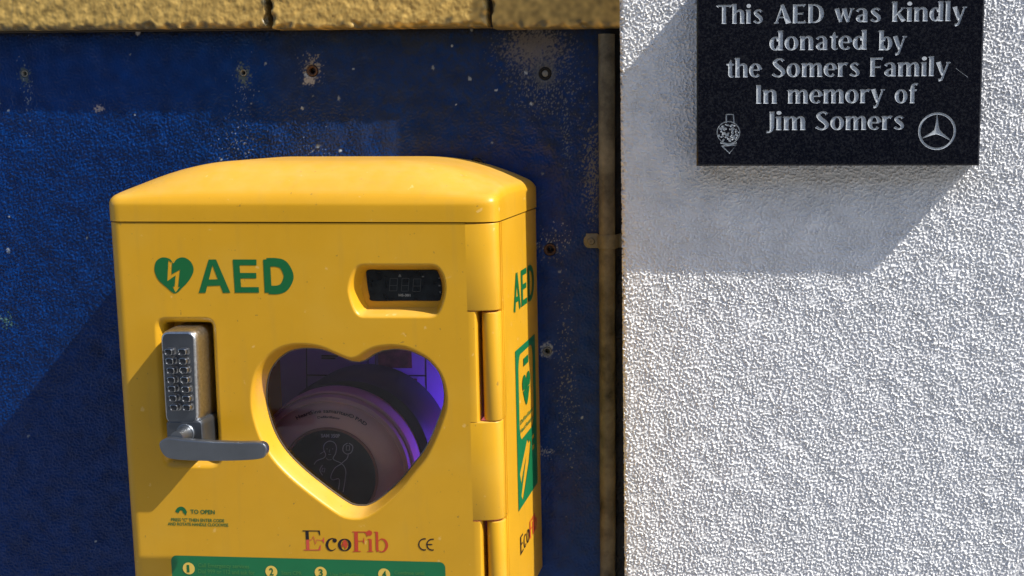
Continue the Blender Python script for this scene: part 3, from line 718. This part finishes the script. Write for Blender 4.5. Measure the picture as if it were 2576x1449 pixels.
for za_, zb_, full in segs:
    if full:
        k = MB(); r = .0011
        prf = cr[:-1] + [(XRF + .0002, -D + bd - .0004), (XRF + .0002, -D + bd + .003)]
        cc = np.array([XA - .02, -D + .06])
        def sh(p, e_): 
            vv = cc - np.array(p); vv /= np.linalg.norm(vv); q = np.array(p) + vv * e_; return (q[0] if p[0] > XA + .001 else p[0], q[1])
        lo, hi_ = zb_ + .0008, za_ - .0003
        lps = [(lo, r * 9), (lo, r), (lo + r * .35, r * .3), (lo + r, 0), (hi_ - r, 0), (hi_ - r * .35, r * .3), (hi_, r), (hi_, r * 9)]
        k.loft([[(*sh(p, e_), zz) for p in prf] for zz, e_ in lps], closed=False)
        k.build('hinge_knuckle', M_yel, door, 40)
    else:
        k = MB(); hr = (XRF + .0006 - fr_(1208, 900).x) / 2; c0 = (XRF + .0006 - hr, -D + .0125 + .001)
        lo, hi_ = zb_ + .0006, za_ - .0014; r = .0012
        prof2 = []
        a_ = np.linspace(180, 360, 19)
        for zz, e_ in ((lo, .006), (lo, r), (lo + r * .3, r * .3), (lo + r, 0), (hi_ - r, 0), (hi_ - r * .3, r * .3), (hi_, r), (hi_, .006)):
            rr = hr - e_
            prof2.append([(c0[0] - rr, c0[1] + .02, zz)] + [(c0[0] + rr * math.cos(math.radians(t)), c0[1] + rr * math.sin(math.radians(t)), zz) for t in a_] + [(c0[0] + rr, c0[1] + .02, zz)])
        k.loft(prof2, closed=False); k.build('hinge_knuckle', M_yel, housing, 40)
# window pane
L = inset(HI, -.003); mb = MB(); mb.add([(x, -D + .0235, z) for x, z in L], [tuple(range(len(L)))])
mb.build('window_pane', M_pane, door)
mb = MB(); mb.loft([[(x, -D + dp, z) for x, z in inset(HI, e_)] for e_, dp in ((-.0012, .0222), (.0004, .0212), (.0014, .0218), (.0016, .0231))])
mb.build('pane_edge_ring', mat('clear edge of the pane', (.10, .075, .045), .15, coat=.5), door, 50)  # brown reflections in the clear pane edge, painted as a dark ring
# thermometer display
SL = loop_px(lz, [(368, 358), (500, 355), (700, 355), (900, 355), (1055, 355), (1085, 390), (1112, 470), (1122, 560), (1118, 620), (1105, 662), (900, 665), (700, 665), (415, 665), (395, 620), (378, 560), (365, 460)], D - .019, 90, 4)
mb = MB(); mb.loft([[(x, -D + .0196, z) for x, z in SL], [(x, -D + .0187, z) for x, z in SL], [(x, -D + .0184, z) for x, z in inset(SL, .0004)]], cap1=True)
disp = mb.build('display_screen', M_lcd, cab, 30)
DS = D - .0182
def lp(x, y): q = at(*lz(x, y), DS); return (q.x, q.z)
segp = []
for (x0, x1, y0, y1) in ((590, 665, 440, 565), (710, 780, 440, 568), (825, 900, 445, 572)):
    ym = (y0 + y1) / 2 + 8; sh_ = lambda y_: (y1 - y_) * .07
    pts = [(x0, y0), (x1, y0), (x1, ym), (x1, y1), (x0, y1), (x0, ym)]
    pp = [(*lp(a + sh_(b), b), .0005) for a, b in pts]
    for i in range(6): segp += strokes([pp[i], pp[(i + 1) % 6]], False)
    segp += strokes([pp[2], pp[5]], False)
flat('display_digits', segp, lambda x, z: (x, -DS, z), M_seg, disp)
x0, z0 = lp(685, 620); x1, _ = lp(802, 620); cp = lp(685, 596)[1] - z0
sans_print('display_lettering', [('HS-301', x0, x1, z0, cp)], lambda x, z: (x, -DS - .0001, z), M_lcdt, disp)
ic = [[lp(680, 425), lp(712, 425), lp(700, 398), lp(690, 398)], [lp(918, 428), lp(940, 428), lp(940, 416), lp(918, 416)],
      [lp(1085, 442), lp(1100, 442), lp(1090, 425)], [lp(1085, 520), lp(1105, 520), lp(1105, 506), lp(1085, 506)], [lp(1090, 570), lp(1115, 570), lp(1102, 592)]]
M_mk = mat('lcd mark', (.14, .15, .15), .4)
for q_ in ic: flat('display_mark', [q_], lambda x, z: (x, -DS, z), M_mk, disp)

# code lock
LK = .243
def kq(x, y, d): q = at(*kz(x, y), d); return np.array((q.x, q.z))
lockbody = rquad(kz, [(103, 162), (405, 162), (436, 985), (152, 985)], .0085, LK, 72)
mb = MB(); lps = []
for e_, d_ in ((-.0035, .192), (-.003, .225), (-.0022, .236), (-.0010, .2405), (.0003, .2425), (.0014, LK)): lps.append([(x, -d_, z) for x, z in inset(lockbody, e_)])
mb.loft(lps[:3], 1); mb.loft(lps[2:], 1); mb.loft(lps[-1:] + [[(x, -LK - .0001, z) for x, z in inset(lockbody, .0018)]], 0, cap1=True)
lock = mb.build('code_lock', [M_grey, M_side], cab, 35)
low = rquad(kz, [(153, 972), (470, 972), (485, 1200), (165, 1200)], .002, LK + .001, 60)
mb = MB(); mb.loft([[(x, -d_, z) for x, z in inset(low, e_)] for e_, d_ in ((-.002, .20), (-.0015, .236), (-.0004, LK - .0004), (.0006, LK + .001))], cap1=True)
mb.build('lock_cover', M_grey, lock, 35)
bt = [(165, 340), (290, 340), (175, 425), (295, 425), (185, 510), (305, 505), (190, 595), (310, 595), (195, 675), (320, 680), (205, 760), (325, 765), (215, 845), (330, 845)]
BD = LK + .0075
me_b = None
for i, (x, y) in enumerate(bt):
    c = kq(x + 4, y, BD)
    if me_b is None:
        b = MB(); L = np.array(roundrect(-.0052, .0052, -.0041, .0041, .0030, 5))
        b.loft([[(px * s1, -d_, pz_ * s1) for px, pz_ in L] for s1, d_ in ((1.06, 0), (1.06, .0007), (.86, .0009), (.86, .0060), (.82, .0071), (.72, .0075))])
        b.loft([[(px * s1, -d_, pz_ * s1) for px, pz_ in L] for s1, d_ in ((.72, .0075), (.58, .0066))], 1, cap1=True)
        bo = b.build('keypad_button', [M_btn, M_bend], lock, 35); me_b = bo.data
    else:
        bo = bo.copy(); COL.objects.link(bo)
    bo.location = (c[0], -LK, c[1])
nums = []
for i, ch in enumerate(['6', '7', '8', '9', '0', 'Y', 'C']):
    x, y = bt[2 * i + 1]; a = kq(x + 50, y + 16, LK); b_ = kq(x + 82, y + 16, LK); nums.append((ch, a[0], b_[0], a[1], kq(x, y - 14, LK)[1] - a[1]))
for i, ch in enumerate(['1', '2', '3', '4', '5', 'X', 'Z']):
    x, y = bt[2 * i]; a = kq(x - 44, y + 12, LK); b_ = kq(x - 26, y + 12, LK); nums.append((ch, a[0], b_[0], a[1], kq(x, y - 12, LK)[1] - a[1]))
for q_ in nums: sans_print('keypad_numeral', [q_], lambda x, z: (x, -LK - .0003, z), M_ink, lock)
sp_ = kq(322, 1075, LK + .004)
mb = MB(); mb.lathe((sp_[0], -LK - .001, sp_[1]), [(.0100, 0), (.0100, .002), (.0092, .003), (.0084, .0032), (.0080, .005), (.0072, .0065), (.0068, .022)], 36)
mb.build('handle_spindle', M_lever, lock, 35)
HD = .272
lev = [(85, 1175), (108, 1140), (170, 1118), (300, 1133), (450, 1146), (600, 1154), (800, 1160), (960, 1158), (1030, 1170), (1060, 1220), (1045, 1280), (1000, 1308), (850, 1322), (600, 1328), (400, 1325), (250, 1316), (160, 1298), (110, 1250)]
LV = loop_px(kz, lev, HD, 90, 5)
ctr = LV.mean(0)
mb = MB(); lps = []
for e_, d_ in ((.002, HD - .010), (.0004, HD - .009), (0, HD - .008), (0, HD - .0014), (.0005, HD - .0004), (.0013, HD)):
    l = inset(LV, e_); bend = [.014 * max(0, (x - ctr[0]) / .055) ** 2 * .0 for x, z in l]
    lps.append([(x, -d_ + b_, z) for (x, z), b_ in zip(l, bend)])
mb.loft(lps, cap0=True, cap1=True)
mb.build('lever_handle', M_lever, lock, 22)

# lid
RT = .0085; ZT = fr_(770, 498).z                        # top of the lip
ov = .0008
pl_ = [(XL - ov, -.001)] + [(x - ov * (1 if i < 4 else 0), y - ov * (0 if i < 3 else 1)) for i, (x, y) in enumerate(cornerL(10))]
pl_ += [(XL + RL + (XA - XL - RL) * k / 50, -D - ov) for k in range(1, 50)] + [(x, y - ov * 1.0) for x, y in corner(16)][:-1] + [(XRF + .0012, -D + bd)]
pl_ += [(XS(-D + bd + (D - bd - .001) * k / 16) + .0012, -D + bd + (D - bd - .001) * k / 16) for k in range(1, 17)] + [(XR + (XL - XR) * k / 60, -.001) for k in range(1, 60)]
PLN = resample(pl_, 300)
seg0 = PLN; seg1 = np.roll(PLN, -1, 0)
def dist_edge(P):
    d_ = seg1 - seg0; L2 = (d_ ** 2).sum(1); t_ = np.clip(((P[:, None, :] - seg0[None]) * d_[None]).sum(2) / L2[None], 0, 1)
    return np.sqrt((((P[:, None, :] - (seg0[None] + t_[..., None] * d_[None])) ** 2).sum(2))).min(1)
yc = -.10; xl, xr_ = XL + .10, XR - .10
SP = np.stack([np.clip(PLN[:, 0], xl, xr_), np.full(len(PLN), yc)], 1)
rings = []
AW = .132; HH = .0375
for fz in (ZS, ZS + .0006, ZT - RT - .006, ZT - RT): rings.append([(x, y, fz) for x, y in PLN])
for fx in (.0015, .005, .011, .02, .032, .048, .066, .085, .11, .14, .18, .23, .29, .36, .44, .53, .62, .71, .8, .9, 1.0):
    P = PLN + (SP - PLN) * fx; e_ = dist_edge(P)
    e_f = np.minimum(e_, RT); drop = RT - np.sqrt(np.maximum(RT ** 2 - (RT - e_f) ** 2, 0))
    s_ = np.minimum(P[:, 0] - XL, XR - P[:, 0]); A = .16 + .84 * np.where(s_ > AW, 1, 1 - (1 - np.clip(s_, 0, AW) / AW) ** 2.1)
    ef = np.clip(P[:, 1] + D, 0, .075); Fq = 1 - (1 - ef / .075) ** 2
    zz = ZT + HH * A * Fq - drop
    rings.append([(x, y, z_) for (x, y), z_ in zip(P, zz)])
mb = MB(); mb.loft(rings); mb.loft([[(x, y, ZS) for x, y in PLN], [(x * .985 + .015 * (XL + XR) / 2, y * .985 - .0015, ZS) for x, y in PLN]])
me = bpy.data.meshes.new('lid')
lid = mb.build('lid', M_yel, cab, 50)

# front print
def fp(u, v): q = at(u, v, D); return (q.x, q.z)
f3 = lambda x, z: (x, -D - .0003, z)
az = Z(400, 560, 2.683)
def azp(x, y): return fp(*az(x, y))
def P_(pts): return [azp(*p) for p in pts]
A_ = [P_([(930, 1442), (1030, 1107), (1065, 1107), (1000, 1442)]), P_([(1030, 1107), (1100, 1107), (1245, 1440), (1170, 1440)]), P_([(1000, 1375), (1160, 1370), (1140, 1307), (1015, 1310)])]
A_[0] = P_([(928, 1444), (1028, 1108), (1072, 1140), (996, 1444)])
A_[1] = P_([(1028, 1108), (1102, 1108), (1246, 1443), (1172, 1443), (1066, 1165)])
E_ = [P_([(1270, 1108), (1335, 1108), (1357, 1442), (1292, 1442)]), P_([(1300, 1108), (1508, 1108), (1509, 1166), (1300, 1166)]), P_([(1300, 1243), (1506, 1243), (1508, 1298), (1300, 1298)]), P_([(1310, 1386), (1532, 1386), (1534, 1442), (1310, 1442)])]
D_ = [P_([(1575, 1108), (1645, 1108), (1662, 1442), (1592, 1442)])]
dl = catmull([(*azp(1610, 1137), .0093), (*azp(1700, 1137), .0093), (*azp(1775, 1160), .0100), (*azp(1822, 1235), .0108), (*azp(1830, 1300), .0108), (*azp(1790, 1380), .0100), (*azp(1725, 1412), .0093), (*azp(1630, 1413), .0093)], 6)
D_ += strokes(dl, False)
flat('aed_lettering', A_ + E_ + D_, f3, M_grn2, door)
hl = [(690, 1449), (600, 1385), (520, 1310), (487, 1235), (484, 1185), (500, 1125), (545, 1092), (590, 1088), (640, 1105), (672, 1145), (700, 1110), (745, 1088), (800, 1095), (850, 1135), (875, 1195), (868, 1250), (830, 1320), (770, 1385)]
HT = catmull([azp(*p) for p in hl], 5, True)
bolt = [P_([(622, 1115), (660, 1140), (655, 1258), (740, 1210), (722, 1382), (738, 1382), (695, 1440), (665, 1382), (685, 1382), (695, 1268), (612, 1325)])]
flat('heart_emblem', [HT], f3, M_grn2, door, neg=bolt)
# opening instructions
tz = Z(620, 1870, 4.770)
def tzp(x, y): return fp(*tz(x, y))
it = []
for txt, xa_, xb_, yb, yt in (('TO OPEN', 455, 888, 275, 205), ('PRESS "C" THEN ENTER CODE', 108, 1058, 414, 362), ('AND ROTATE HANDLE CLOCKWISE', 50, 1130, 490, 440)):
    a = tzp(xa_, yb - 8); b_ = tzp(xb_, yb); it.append((txt, a[0], b_[0], (a[1] + b_[1]) / 2, tzp(xa_, yt)[1] - tzp(xa_, yb)[1] + .0002))
for q_ in it: sans_print('opening_instruction', [q_], f3, M_grn2, door)
flat('rotation_arrow', strokes([(*tzp(210, 245), .0042), (*tzp(235, 195), .0042), (*tzp(285, 172), .0042), (*tzp(330, 195), .0042), (*tzp(355, 245), .0042)]) + [[tzp(325, 250), tzp(392, 225), tzp(372, 300)]], f3, M_grn2, door)
# maker's logo
C1, CP1 = (1100, 1960), 4.2933
ez_ = Z(1100, 1960, 4.2933)
def ezp(x, y): return fp(*ez_(x, y))
def EZ(pts): return [ezp(*p) for p in pts]
def est(pts, smooth=False, n=5): 
    s1 = abs(ezp(100, 0)[0] - ezp(0, 0)[0]) / 100
    return strokes([(*ezp(x, y), w_ * s1) for x, y, w_ in pts], smooth, n)
top = est([(222, 130, 50), (230, 270, 50)]) + est([(150, 130, 14), (428, 132, 14)]) + [EZ([(390, 132), (428, 130), (437, 205), (425, 200), (405, 150)])]
flat('logo_lettering', top + est([(680, 275, 10), (660, 262, 16), (620, 254, 16), (565, 290, 36), (543, 360, 42), (570, 425, 34), (625, 448, 16), (688, 415, 8)], True) + disc(*ezp(668, 285), .0024)
     + est([(828 + 86 * math.cos(a * math.pi / 12), 356 + 92 * math.sin(a * math.pi / 12), 14 + 32 * abs(math.cos(a * math.pi / 12)) ** 1.3) for a in range(25)]), f3, M_black, door)
flat('logo_lettering', est([(231, 275, 50), (238, 435, 50)]) + est([(170, 438, 13), (440, 438, 13)]) + [EZ([(395, 438), (440, 438), (445, 355), (430, 365), (412, 415)])]
     + est([(225, 280, 9), (290, 275, 9), (305, 262, 9), (325, 215, 11), (358, 345, 12), (382, 270, 10), (400, 280, 9), (495, 285, 9)]) + [EZ([(497, 225), (500, 335), (470, 295), (460, 283), (475, 270)])], f3, M_pink, door)
flat('logo_lettering', est([(1010, 148, 58), (1018, 460, 58)]) + est([(950, 147, 14), (1185, 150, 14)]) + est([(960, 460, 13), (1090, 460, 13)]) + [EZ([(1130, 148), (1185, 150), (1200, 222), (1186, 222), (1165, 170)])]
     + est([(1030, 295, 11), (1120, 295, 11)]) + [EZ([(1140, 230), (1147, 350), (1125, 310), (1110, 297), (1125, 280)])]
     + est([(1240, 262, 44), (1245, 460, 44)]) + est([(1195, 268, 12), (1240, 262, 12)]) + est([(1190, 462, 12), (1290, 462, 12)]) + disc(*ezp(1226, 165), .0031)
     + est([(1345, 145, 42), (1352, 430, 42), (1358, 468, 20)]) + est([(1300, 150, 12), (1350, 148, 12)])
     + est([(1365, 300, 14), (1420, 262, 18), (1480, 290, 38), (1508, 365, 42), (1478, 440, 34), (1420, 468, 16), (1362, 440, 14)], True), f3, M_red, door)
flat('logo_flame', [EZ([(795, 300), (830, 270), (862, 300), (880, 360), (858, 410), (840, 420), (820, 375), (800, 360)]), EZ([(775, 350), (792, 330), (800, 400), (785, 395)])], lambda x, z: (x, -D - .0004, z), M_red, door)
cew = lambda cx_c, cy_c, r_: est([(cx_c + r_ * math.cos(a), cy_c + r_ * math.sin(a), 19) for a in np.linspace(math.radians(75), math.radians(285), 15)])
flat('conformity_mark', cew(2112, 348, 90) + cew(2240, 352, 88) + est([(2160, 350, 17), (2240, 350, 17)]), f3, M_black, door)
# step by step panel
pa = fp(430, 1397); pb_ = fp(1120, 1414)
PBL = roundrect(pa[0], pb_[0], ZB + .028, (pa[1] + pb_[1]) / 2, .0065, 6)
circ = []
gz = Z(440, 1800, 2.0125)
def gzp(x, y): return fp(*gz(x, y))
for (x, y) in ((541, 666), (1164, 690), (1536, 697), (2015, 710)): circ.append((gzp(x, y), (gzp(x + 45, y)[0] - gzp(x, y)[0])))
flat('instruction_panel', [PBL], f3, M_grn, door)
for c_, r_ in circ: flat('step_disc', disc(c_[0], c_[1], r_, n=28), lambda x, z: (x, -D - .0006, z), M_ylp, door)
it = []
for ch, (c_, r_) in zip('1234', circ): it.append((ch, c_[0] - r_ * (.32 if ch != '1' else .3), c_[0] + r_ * (.38 if ch != '1' else .12), c_[1] - r_ * .6, r_ * 1.2))
for q_ in it: sans_print('step_number', [q_], lambda x, z: (x, -D - .0009, z), M_grn2, door)
it = []
for txt, xa_, xb_, yb, yt in (('Call Emergency services', 612, 998, 652, 622), ('Dial 999 or 112 and ask for', 612, 1040, 698, 666), ('ambulance', 612, 785, 735, 708), ('Start CPR', 1240, 1395, 708, 680), ('Use Defibrillator', 1608, 1868, 720, 692), ('Continue until', 2092, 2318, 706, 678), ('help arrives', 2092, 2280, 748, 720)):
    a = gzp(xa_, yb); b_ = gzp(xb_, yb); it.append((txt, a[0], b_[0], a[1] - .0006, gzp(xa_, yt)[1] - a[1]))
for q_ in it: sans_print('step_lettering', [q_], lambda x, z: (x, -D - .0006, z), M_faint, door)

# side print, on the plane x = XR
s1z = Z(1700, 800, 2.07); s2z = Z(1700, 1460, 2.07)
def sd(zf, x, y):
    r = ray(*zf(x, y)); k_ = (XR - XRF) / (D - bd); t_ = (XRF + k_ * (CAM.y + D - bd) + .0006 - CAM.x) / (r.x - k_ * r.y); q = CAM + r * t_; return (q.y, q.z)
s3 = lambda y, z: (XS(y) + .0006, y, z)
y0, zlo = sd(s1z, 470, 772); y1, _ = sd(s1z, 628, 640); zhi = sd(s1z, 490, 465)[1]
zlo2 = sd(s1z, 590, 680)[1]
hA = zhi - zlo
SAN = {'A': (strokes([(.08, 0, .16), (.36, 1, .16)], False) + strokes([(.36, 1, .16), (.64, 0, .16)], False) + strokes([(.15, .3, .14), (.57, .3, .14)], False), .78),
       'E': (strokes([(.09, 0, .17), (.09, 1, .17)], False) + strokes([(.09, .92, .16), (.58, .92, .16)], False) + strokes([(.09, .52, .15), (.54, .52, .15)], False) + strokes([(.09, .08, .16), (.6, .08, .16)], False), .72),
       'D': (strokes([(.09, 0, .17), (.09, 1, .17)], False) + strokes([(.09, .92, .16), (.3, .92, .16), (.5, .78, .17), (.57, .5, .18), (.5, .22, .17), (.3, .08, .16), (.09, .08, .16)]), .7)}
flat('aed_lettering', fit('AED', y0, y1, zlo, hA, SAN), s3, M_grn2, housing)
gy0, gz0 = sd(s2z, 508, 950); gy1 = sd(s2z, 655, 720)[0]; gz1 = sd(s1z, 480, 1072)[1]
def sg(a, b): return (gy0 + (gy1 - gy0) * a, gz0 + (gz1 - gz0) * b)      # unit square of the sign
card = [sg(*p) for p in roundrect(.13, .87, .42, .955, .11, 6)]
def sq(pts): return [sg(*p) for p in pts]
inner_dev = [sq([(.38, .86), (.62, .86), (.62, .91), (.38, .91)])]
flat('defibrillator_sign', [[sg(0, 0), sg(1, 0), sg(1, 1), sg(0, 1)]], s3, M_grn, housing,
     neg=[card] + [sq(p) for p in ([(.15, .07), (.22, .03), (.55, .22), (.66, .33), (.60, .36), (.46, .30)], [(.10, .22), (.17, .14), (.22, .18), (.56, .34), (.50, .38)], [(.74, .26), (.86, .26), (.86, .29), (.77, .29), (.77, .33), (.86, .33), (.86, .36), (.74, .36)])])
s4 = lambda y, z: (XS(y) + .0008, y, z)
hh = catmull(sq([(.5, .60), (.34, .70), (.30, .76), (.36, .80), (.44, .80), (.5, .77), (.56, .80), (.64, .80), (.70, .76), (.66, .70)]), 4, True)
flat('defibrillator_sign_print', [hh] + inner_dev, s4, M_grn2, housing, neg=strokes([(*sg(.28, .71), .0008), (*sg(.42, .71), .0008), (*sg(.48, .755), .0008), (*sg(.53, .67), .0008), (*sg(.58, .71), .0008), (*sg(.72, .71), .0008)], False))
a, b_ = sg(.17, .52), sg(.83, .52); c1 = sg(0, .55)[1] - sg(0, .52)[1]
sans_print('sign_lettering', [('Defibrillator', a[0], b_[0], a[1], c1 * .9), ('Heart Restarter', a[0], b_[0], sg(0, .465)[1], c1 * .9)], s4, M_grn2, housing)
y0, zlo = sd(s2z, 522, 1290); y1, _ = sd(s2z, 650, 1100); hE = sd(s2z, 525, 1140)[1] - zlo
eco, ea, eb = word_polys('Eco', {**G, 'c': (ell(.30, .37, .21, .34, 45, 320, .17, .06, 18), .58)}); fib, fa, fb = word_polys('Fib', G)
tot = eb - ea + fb - fa + .03; sc_ = (y1 - y0) / tot
flat('logo_lettering', [[(y0 + (px - ea) * sc_, zlo + py * hE) for px, py in p] for p in eco], s3, M_black, housing)
flat('logo_lettering', [[(y0 + (px - fa + eb - ea + .03) * sc_, zlo + py * hE) for px, py in p] for p in fib], s3, M_red, housing)

# inside: liner, blue lamp
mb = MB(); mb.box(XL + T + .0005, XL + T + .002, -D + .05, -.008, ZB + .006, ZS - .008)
mb.build('inner_liner', mat('brown shadowed liner', (.20, .10, .06), .7), cab)  # brown stands for the yellow side wall in shade, put into the colour
lampx = XR - .02; lz0 = at(1130, 1230, .06)
mb = MB(); mb.box(lampx, lampx + .006, -.05, -.03, lz0.z - .06, lz0.z + .10)
M_led = bpy.data.materials.new('blue led'); M_led.use_nodes = True; pp_ = M_led.node_tree.nodes['Principled BSDF']
pp_.inputs['Base Color'].default_value = (.1, .1, .6, 1); pp_.inputs['Emission Color'].default_value = (.12, .03, 1, 1); pp_.inputs['Emission Strength'].default_value = 1.0
mb.build('led_strip', M_led, cab)
al = bpy.data.lights.new('led_light', 'AREA'); al.shape = 'RECTANGLE'; al.size = .02; al.size_y = .16; al.energy = .7; al.color = (.17, .06, 1.0)
ao = bpy.data.objects.new('led_light', al); COL.objects.link(ao); ao.location = (lampx - .002, -.05, lz0.z + .03)
ao.rotation_euler = Vector((-.75, .60, .0)).to_track_quat('-Z', 'Y').to_euler()

a2l = bpy.data.lights.new('violet_fill_top', 'AREA'); a2l.shape = 'RECTANGLE'; a2l.size = .22; a2l.size_y = .015; a2l.energy = .035; a2l.color = (.17, .06, 1.0)  # added fill lamp with no strip of its own, brightens the poster
a2o = bpy.data.objects.new('violet_fill_top', a2l); COL.objects.link(a2o); a2o.location = ((XL + XR) / 2, -.075, ZS - .02)
a2o.rotation_euler = Vector((0, .55, -.8)).to_track_quat('-Z', 'Y').to_euler()
# poster at the back
def hp(x, y, d): q = at(*hz(x, y), d); return (q.x, q.z)
a = hp(300, -60, .012); b_ = hp(1640, 1200, .012)
pst = empty('instruction_poster', ((a[0] + b_[0]) / 2, -.008, b_[1]), 'pale instruction poster with ruled boxes and photographs inside the cabinet', 'poster')
mb = MB(); mb.box(a[0], b_[0], -.012, -.0085, b_[1], a[1]); mb.build('poster_sheet', M_post, pst)
p3 = lambda x, z: (x, -.0124, z)
def hs(pts, w_): return strokes([(*hp(x, y, .0124), w_) for x, y in pts], False)
flat('poster_rules', hs([(515, -40), (525, 900)], .0014) + hs([(515, 262), (1440, 268)], .0014) + hs([(992, -40), (996, 380)], .0012) + hs([(1440, 0), (1450, 620)], .0012) + hs([(1050, -40), (1055, 420)], .001) + hs([(1050, 560), (1450, 562)], .0012), p3, M_black, pst)
for c4 in (((1075, 40), (1330, 205)), ((1090, 290), (1375, 445)), ((560, 560), (900, 720))):
    (x0, y0_), (x1, y1_) = c4; a = hp(x0, y1_, .0125); b_ = hp(x1, y0_, .0125)
    mb = MB(); mb.box(a[0], b_[0], -.0128, -.0122, a[1], b_[1]); mb.build('poster_photograph', M_photo, pst)
for q_ in (hs([(632, 112), (760, 114)], .002), hs([(632, 130), (740, 132)], .0018), hs([(575, 380), (740, 382)], .003)): flat('poster_lettering', q_, p3, M_ink, pst)

# defibrillator in its round case
CD = .135
c0 = at(*hz(706, 1036), CD); cc = (c0.x, -CD, c0.z)
sc1 = (hp(1350, 1036, CD)[0] - c0.x)
ds = empty('defibrillator', (c0.x, -.03, c0.z - sc1), 'round beige pink defibrillator case with dark centre label seen through the heart window', 'defibrillator')
mb = MB(); r1 = sc1
mb.lathe(cc, [(r1 * .97, -.09), (r1 * 1.0, -.03), (r1 * .985, -.012), (r1 * .965, -.010), (r1 * .955, -.0115), (r1 * .93, -.004), (r1 * .89, -.0015), (r1 * .875, -.003), (r1 * .86, -.001), (r1 * .80, .003), (r1 * .70, .0045), (r1 * .60, .004), (r1 * .575, .0028)], 96, cap=False)
mb.build('case_shell', M_case, ds, 35)
mb = MB(); mb.lathe(cc, [(r1 * .585, .0024), (r1 * .58, .0046), (r1 * .560, .0052), (r1 * .548, .0030)], 96, cap=False); 
mb.build('case_rim', mat('stitched rim', (.30, .18, .13), .6, bump=1, bscale=500), ds, 35)
mb = MB(); mb.lathe(cc, [(r1 * .552, .001), (r1 * .55, .0026), (r1 * .53, .0030)], 72); mb.build('centre_label', M_navy, ds, 35)
cb = (c0.x + r1 * .13, -CD + .05, c0.z + r1 * .09)
mb = MB(); mb.lathe(cb, [(r1 * 1.02, -.06), (r1 * 1.02, 0), (r1 * .96, .012), (r1 * .9, .014)], 72); mb.build('carry_bag', M_case2, ds, 40)
YL = -CD - .0034
l3 = lambda x, z: (x, YL, z)
def hl_(pts, w_=.0009, sm=True): return strokes([(*hp(x, y, CD + .0034), w_) for x, y in pts], sm)
fig = hl_([(575, 955), (600, 925), (650, 905), (665, 880), (650, 840), (655, 800), (690, 775), (730, 785), (748, 820), (742, 870), (725, 900), (730, 920), (790, 950), (820, 1000), (815, 1080), (800, 1170)])
fig += hl_([(640, 960), (620, 1000), (640, 1040)]) + hl_([(790, 950), (735, 985), (705, 1050), (720, 1075), (770, 1070), (765, 1150)]) + hl_([(670, 905), (685, 920), (710, 918)], .0006)
fig += hl_([(835, 790), (805, 810), (800, 850), (830, 875), (865, 860), (875, 815), (845, 790)]) + hl_([(840, 880), (830, 910), (790, 945)]) + hl_([(825, 810), (850, 810), (850, 845), (825, 845), (825, 810)], .0007, False)
fig += hl_([(672, 835), (680, 835)], .0008, False) + hl_([(715, 835), (723, 835)], .0008, False) + hl_([(685, 878), (708, 878)], .0006, False) + hl_([(697, 840), (692, 860), (700, 862)], .0005, False)
fig += hl_([(620, 875), (660, 850)], .0006, False) + hl_([(640, 985), (635, 1010), (655, 1015), (660, 985), (640, 985)], .0007, False)
flat('label_diagram', fig, l3, M_line, ds)
a = hp(630, 745, CD + .0034); b_ = hp(775, 740, CD + .0034)
sans_print('label_lettering', [('SAM 350P', a[0], b_[0], a[1], hp(630, 718, CD + .0034)[1] - a[1])], l3, M_line, ds)
# curved lettering on the case
def curved(txt, rad, a0, a1, h, name):
    v, f = sans(txt); x0 = min(p[0] for p in v); x1 = max(p[0] for p in v); V = []
    for p in v:
        t_ = math.radians(a0 + (a1 - a0) * (p[0] - x0) / (x1 - x0)); r_ = rad + p[1] / .7 * h
        V.append((c0.x + r_ * math.cos(t_), -CD - .0050 - .0002, c0.z + r_ * math.sin(t_)))
    me = bpy.data.meshes.new(name); me.from_pydata(V, [], f); me.update(); link(name, me, M_case2, ds)
curved('HeartSine samaritan\u00ae PAD', r1 * .765, 118, 53, r1 * .042, 'case_lettering')
curved('Defibrillator', r1 * .70, 99, 77, r1 * .028, 'case_lettering')
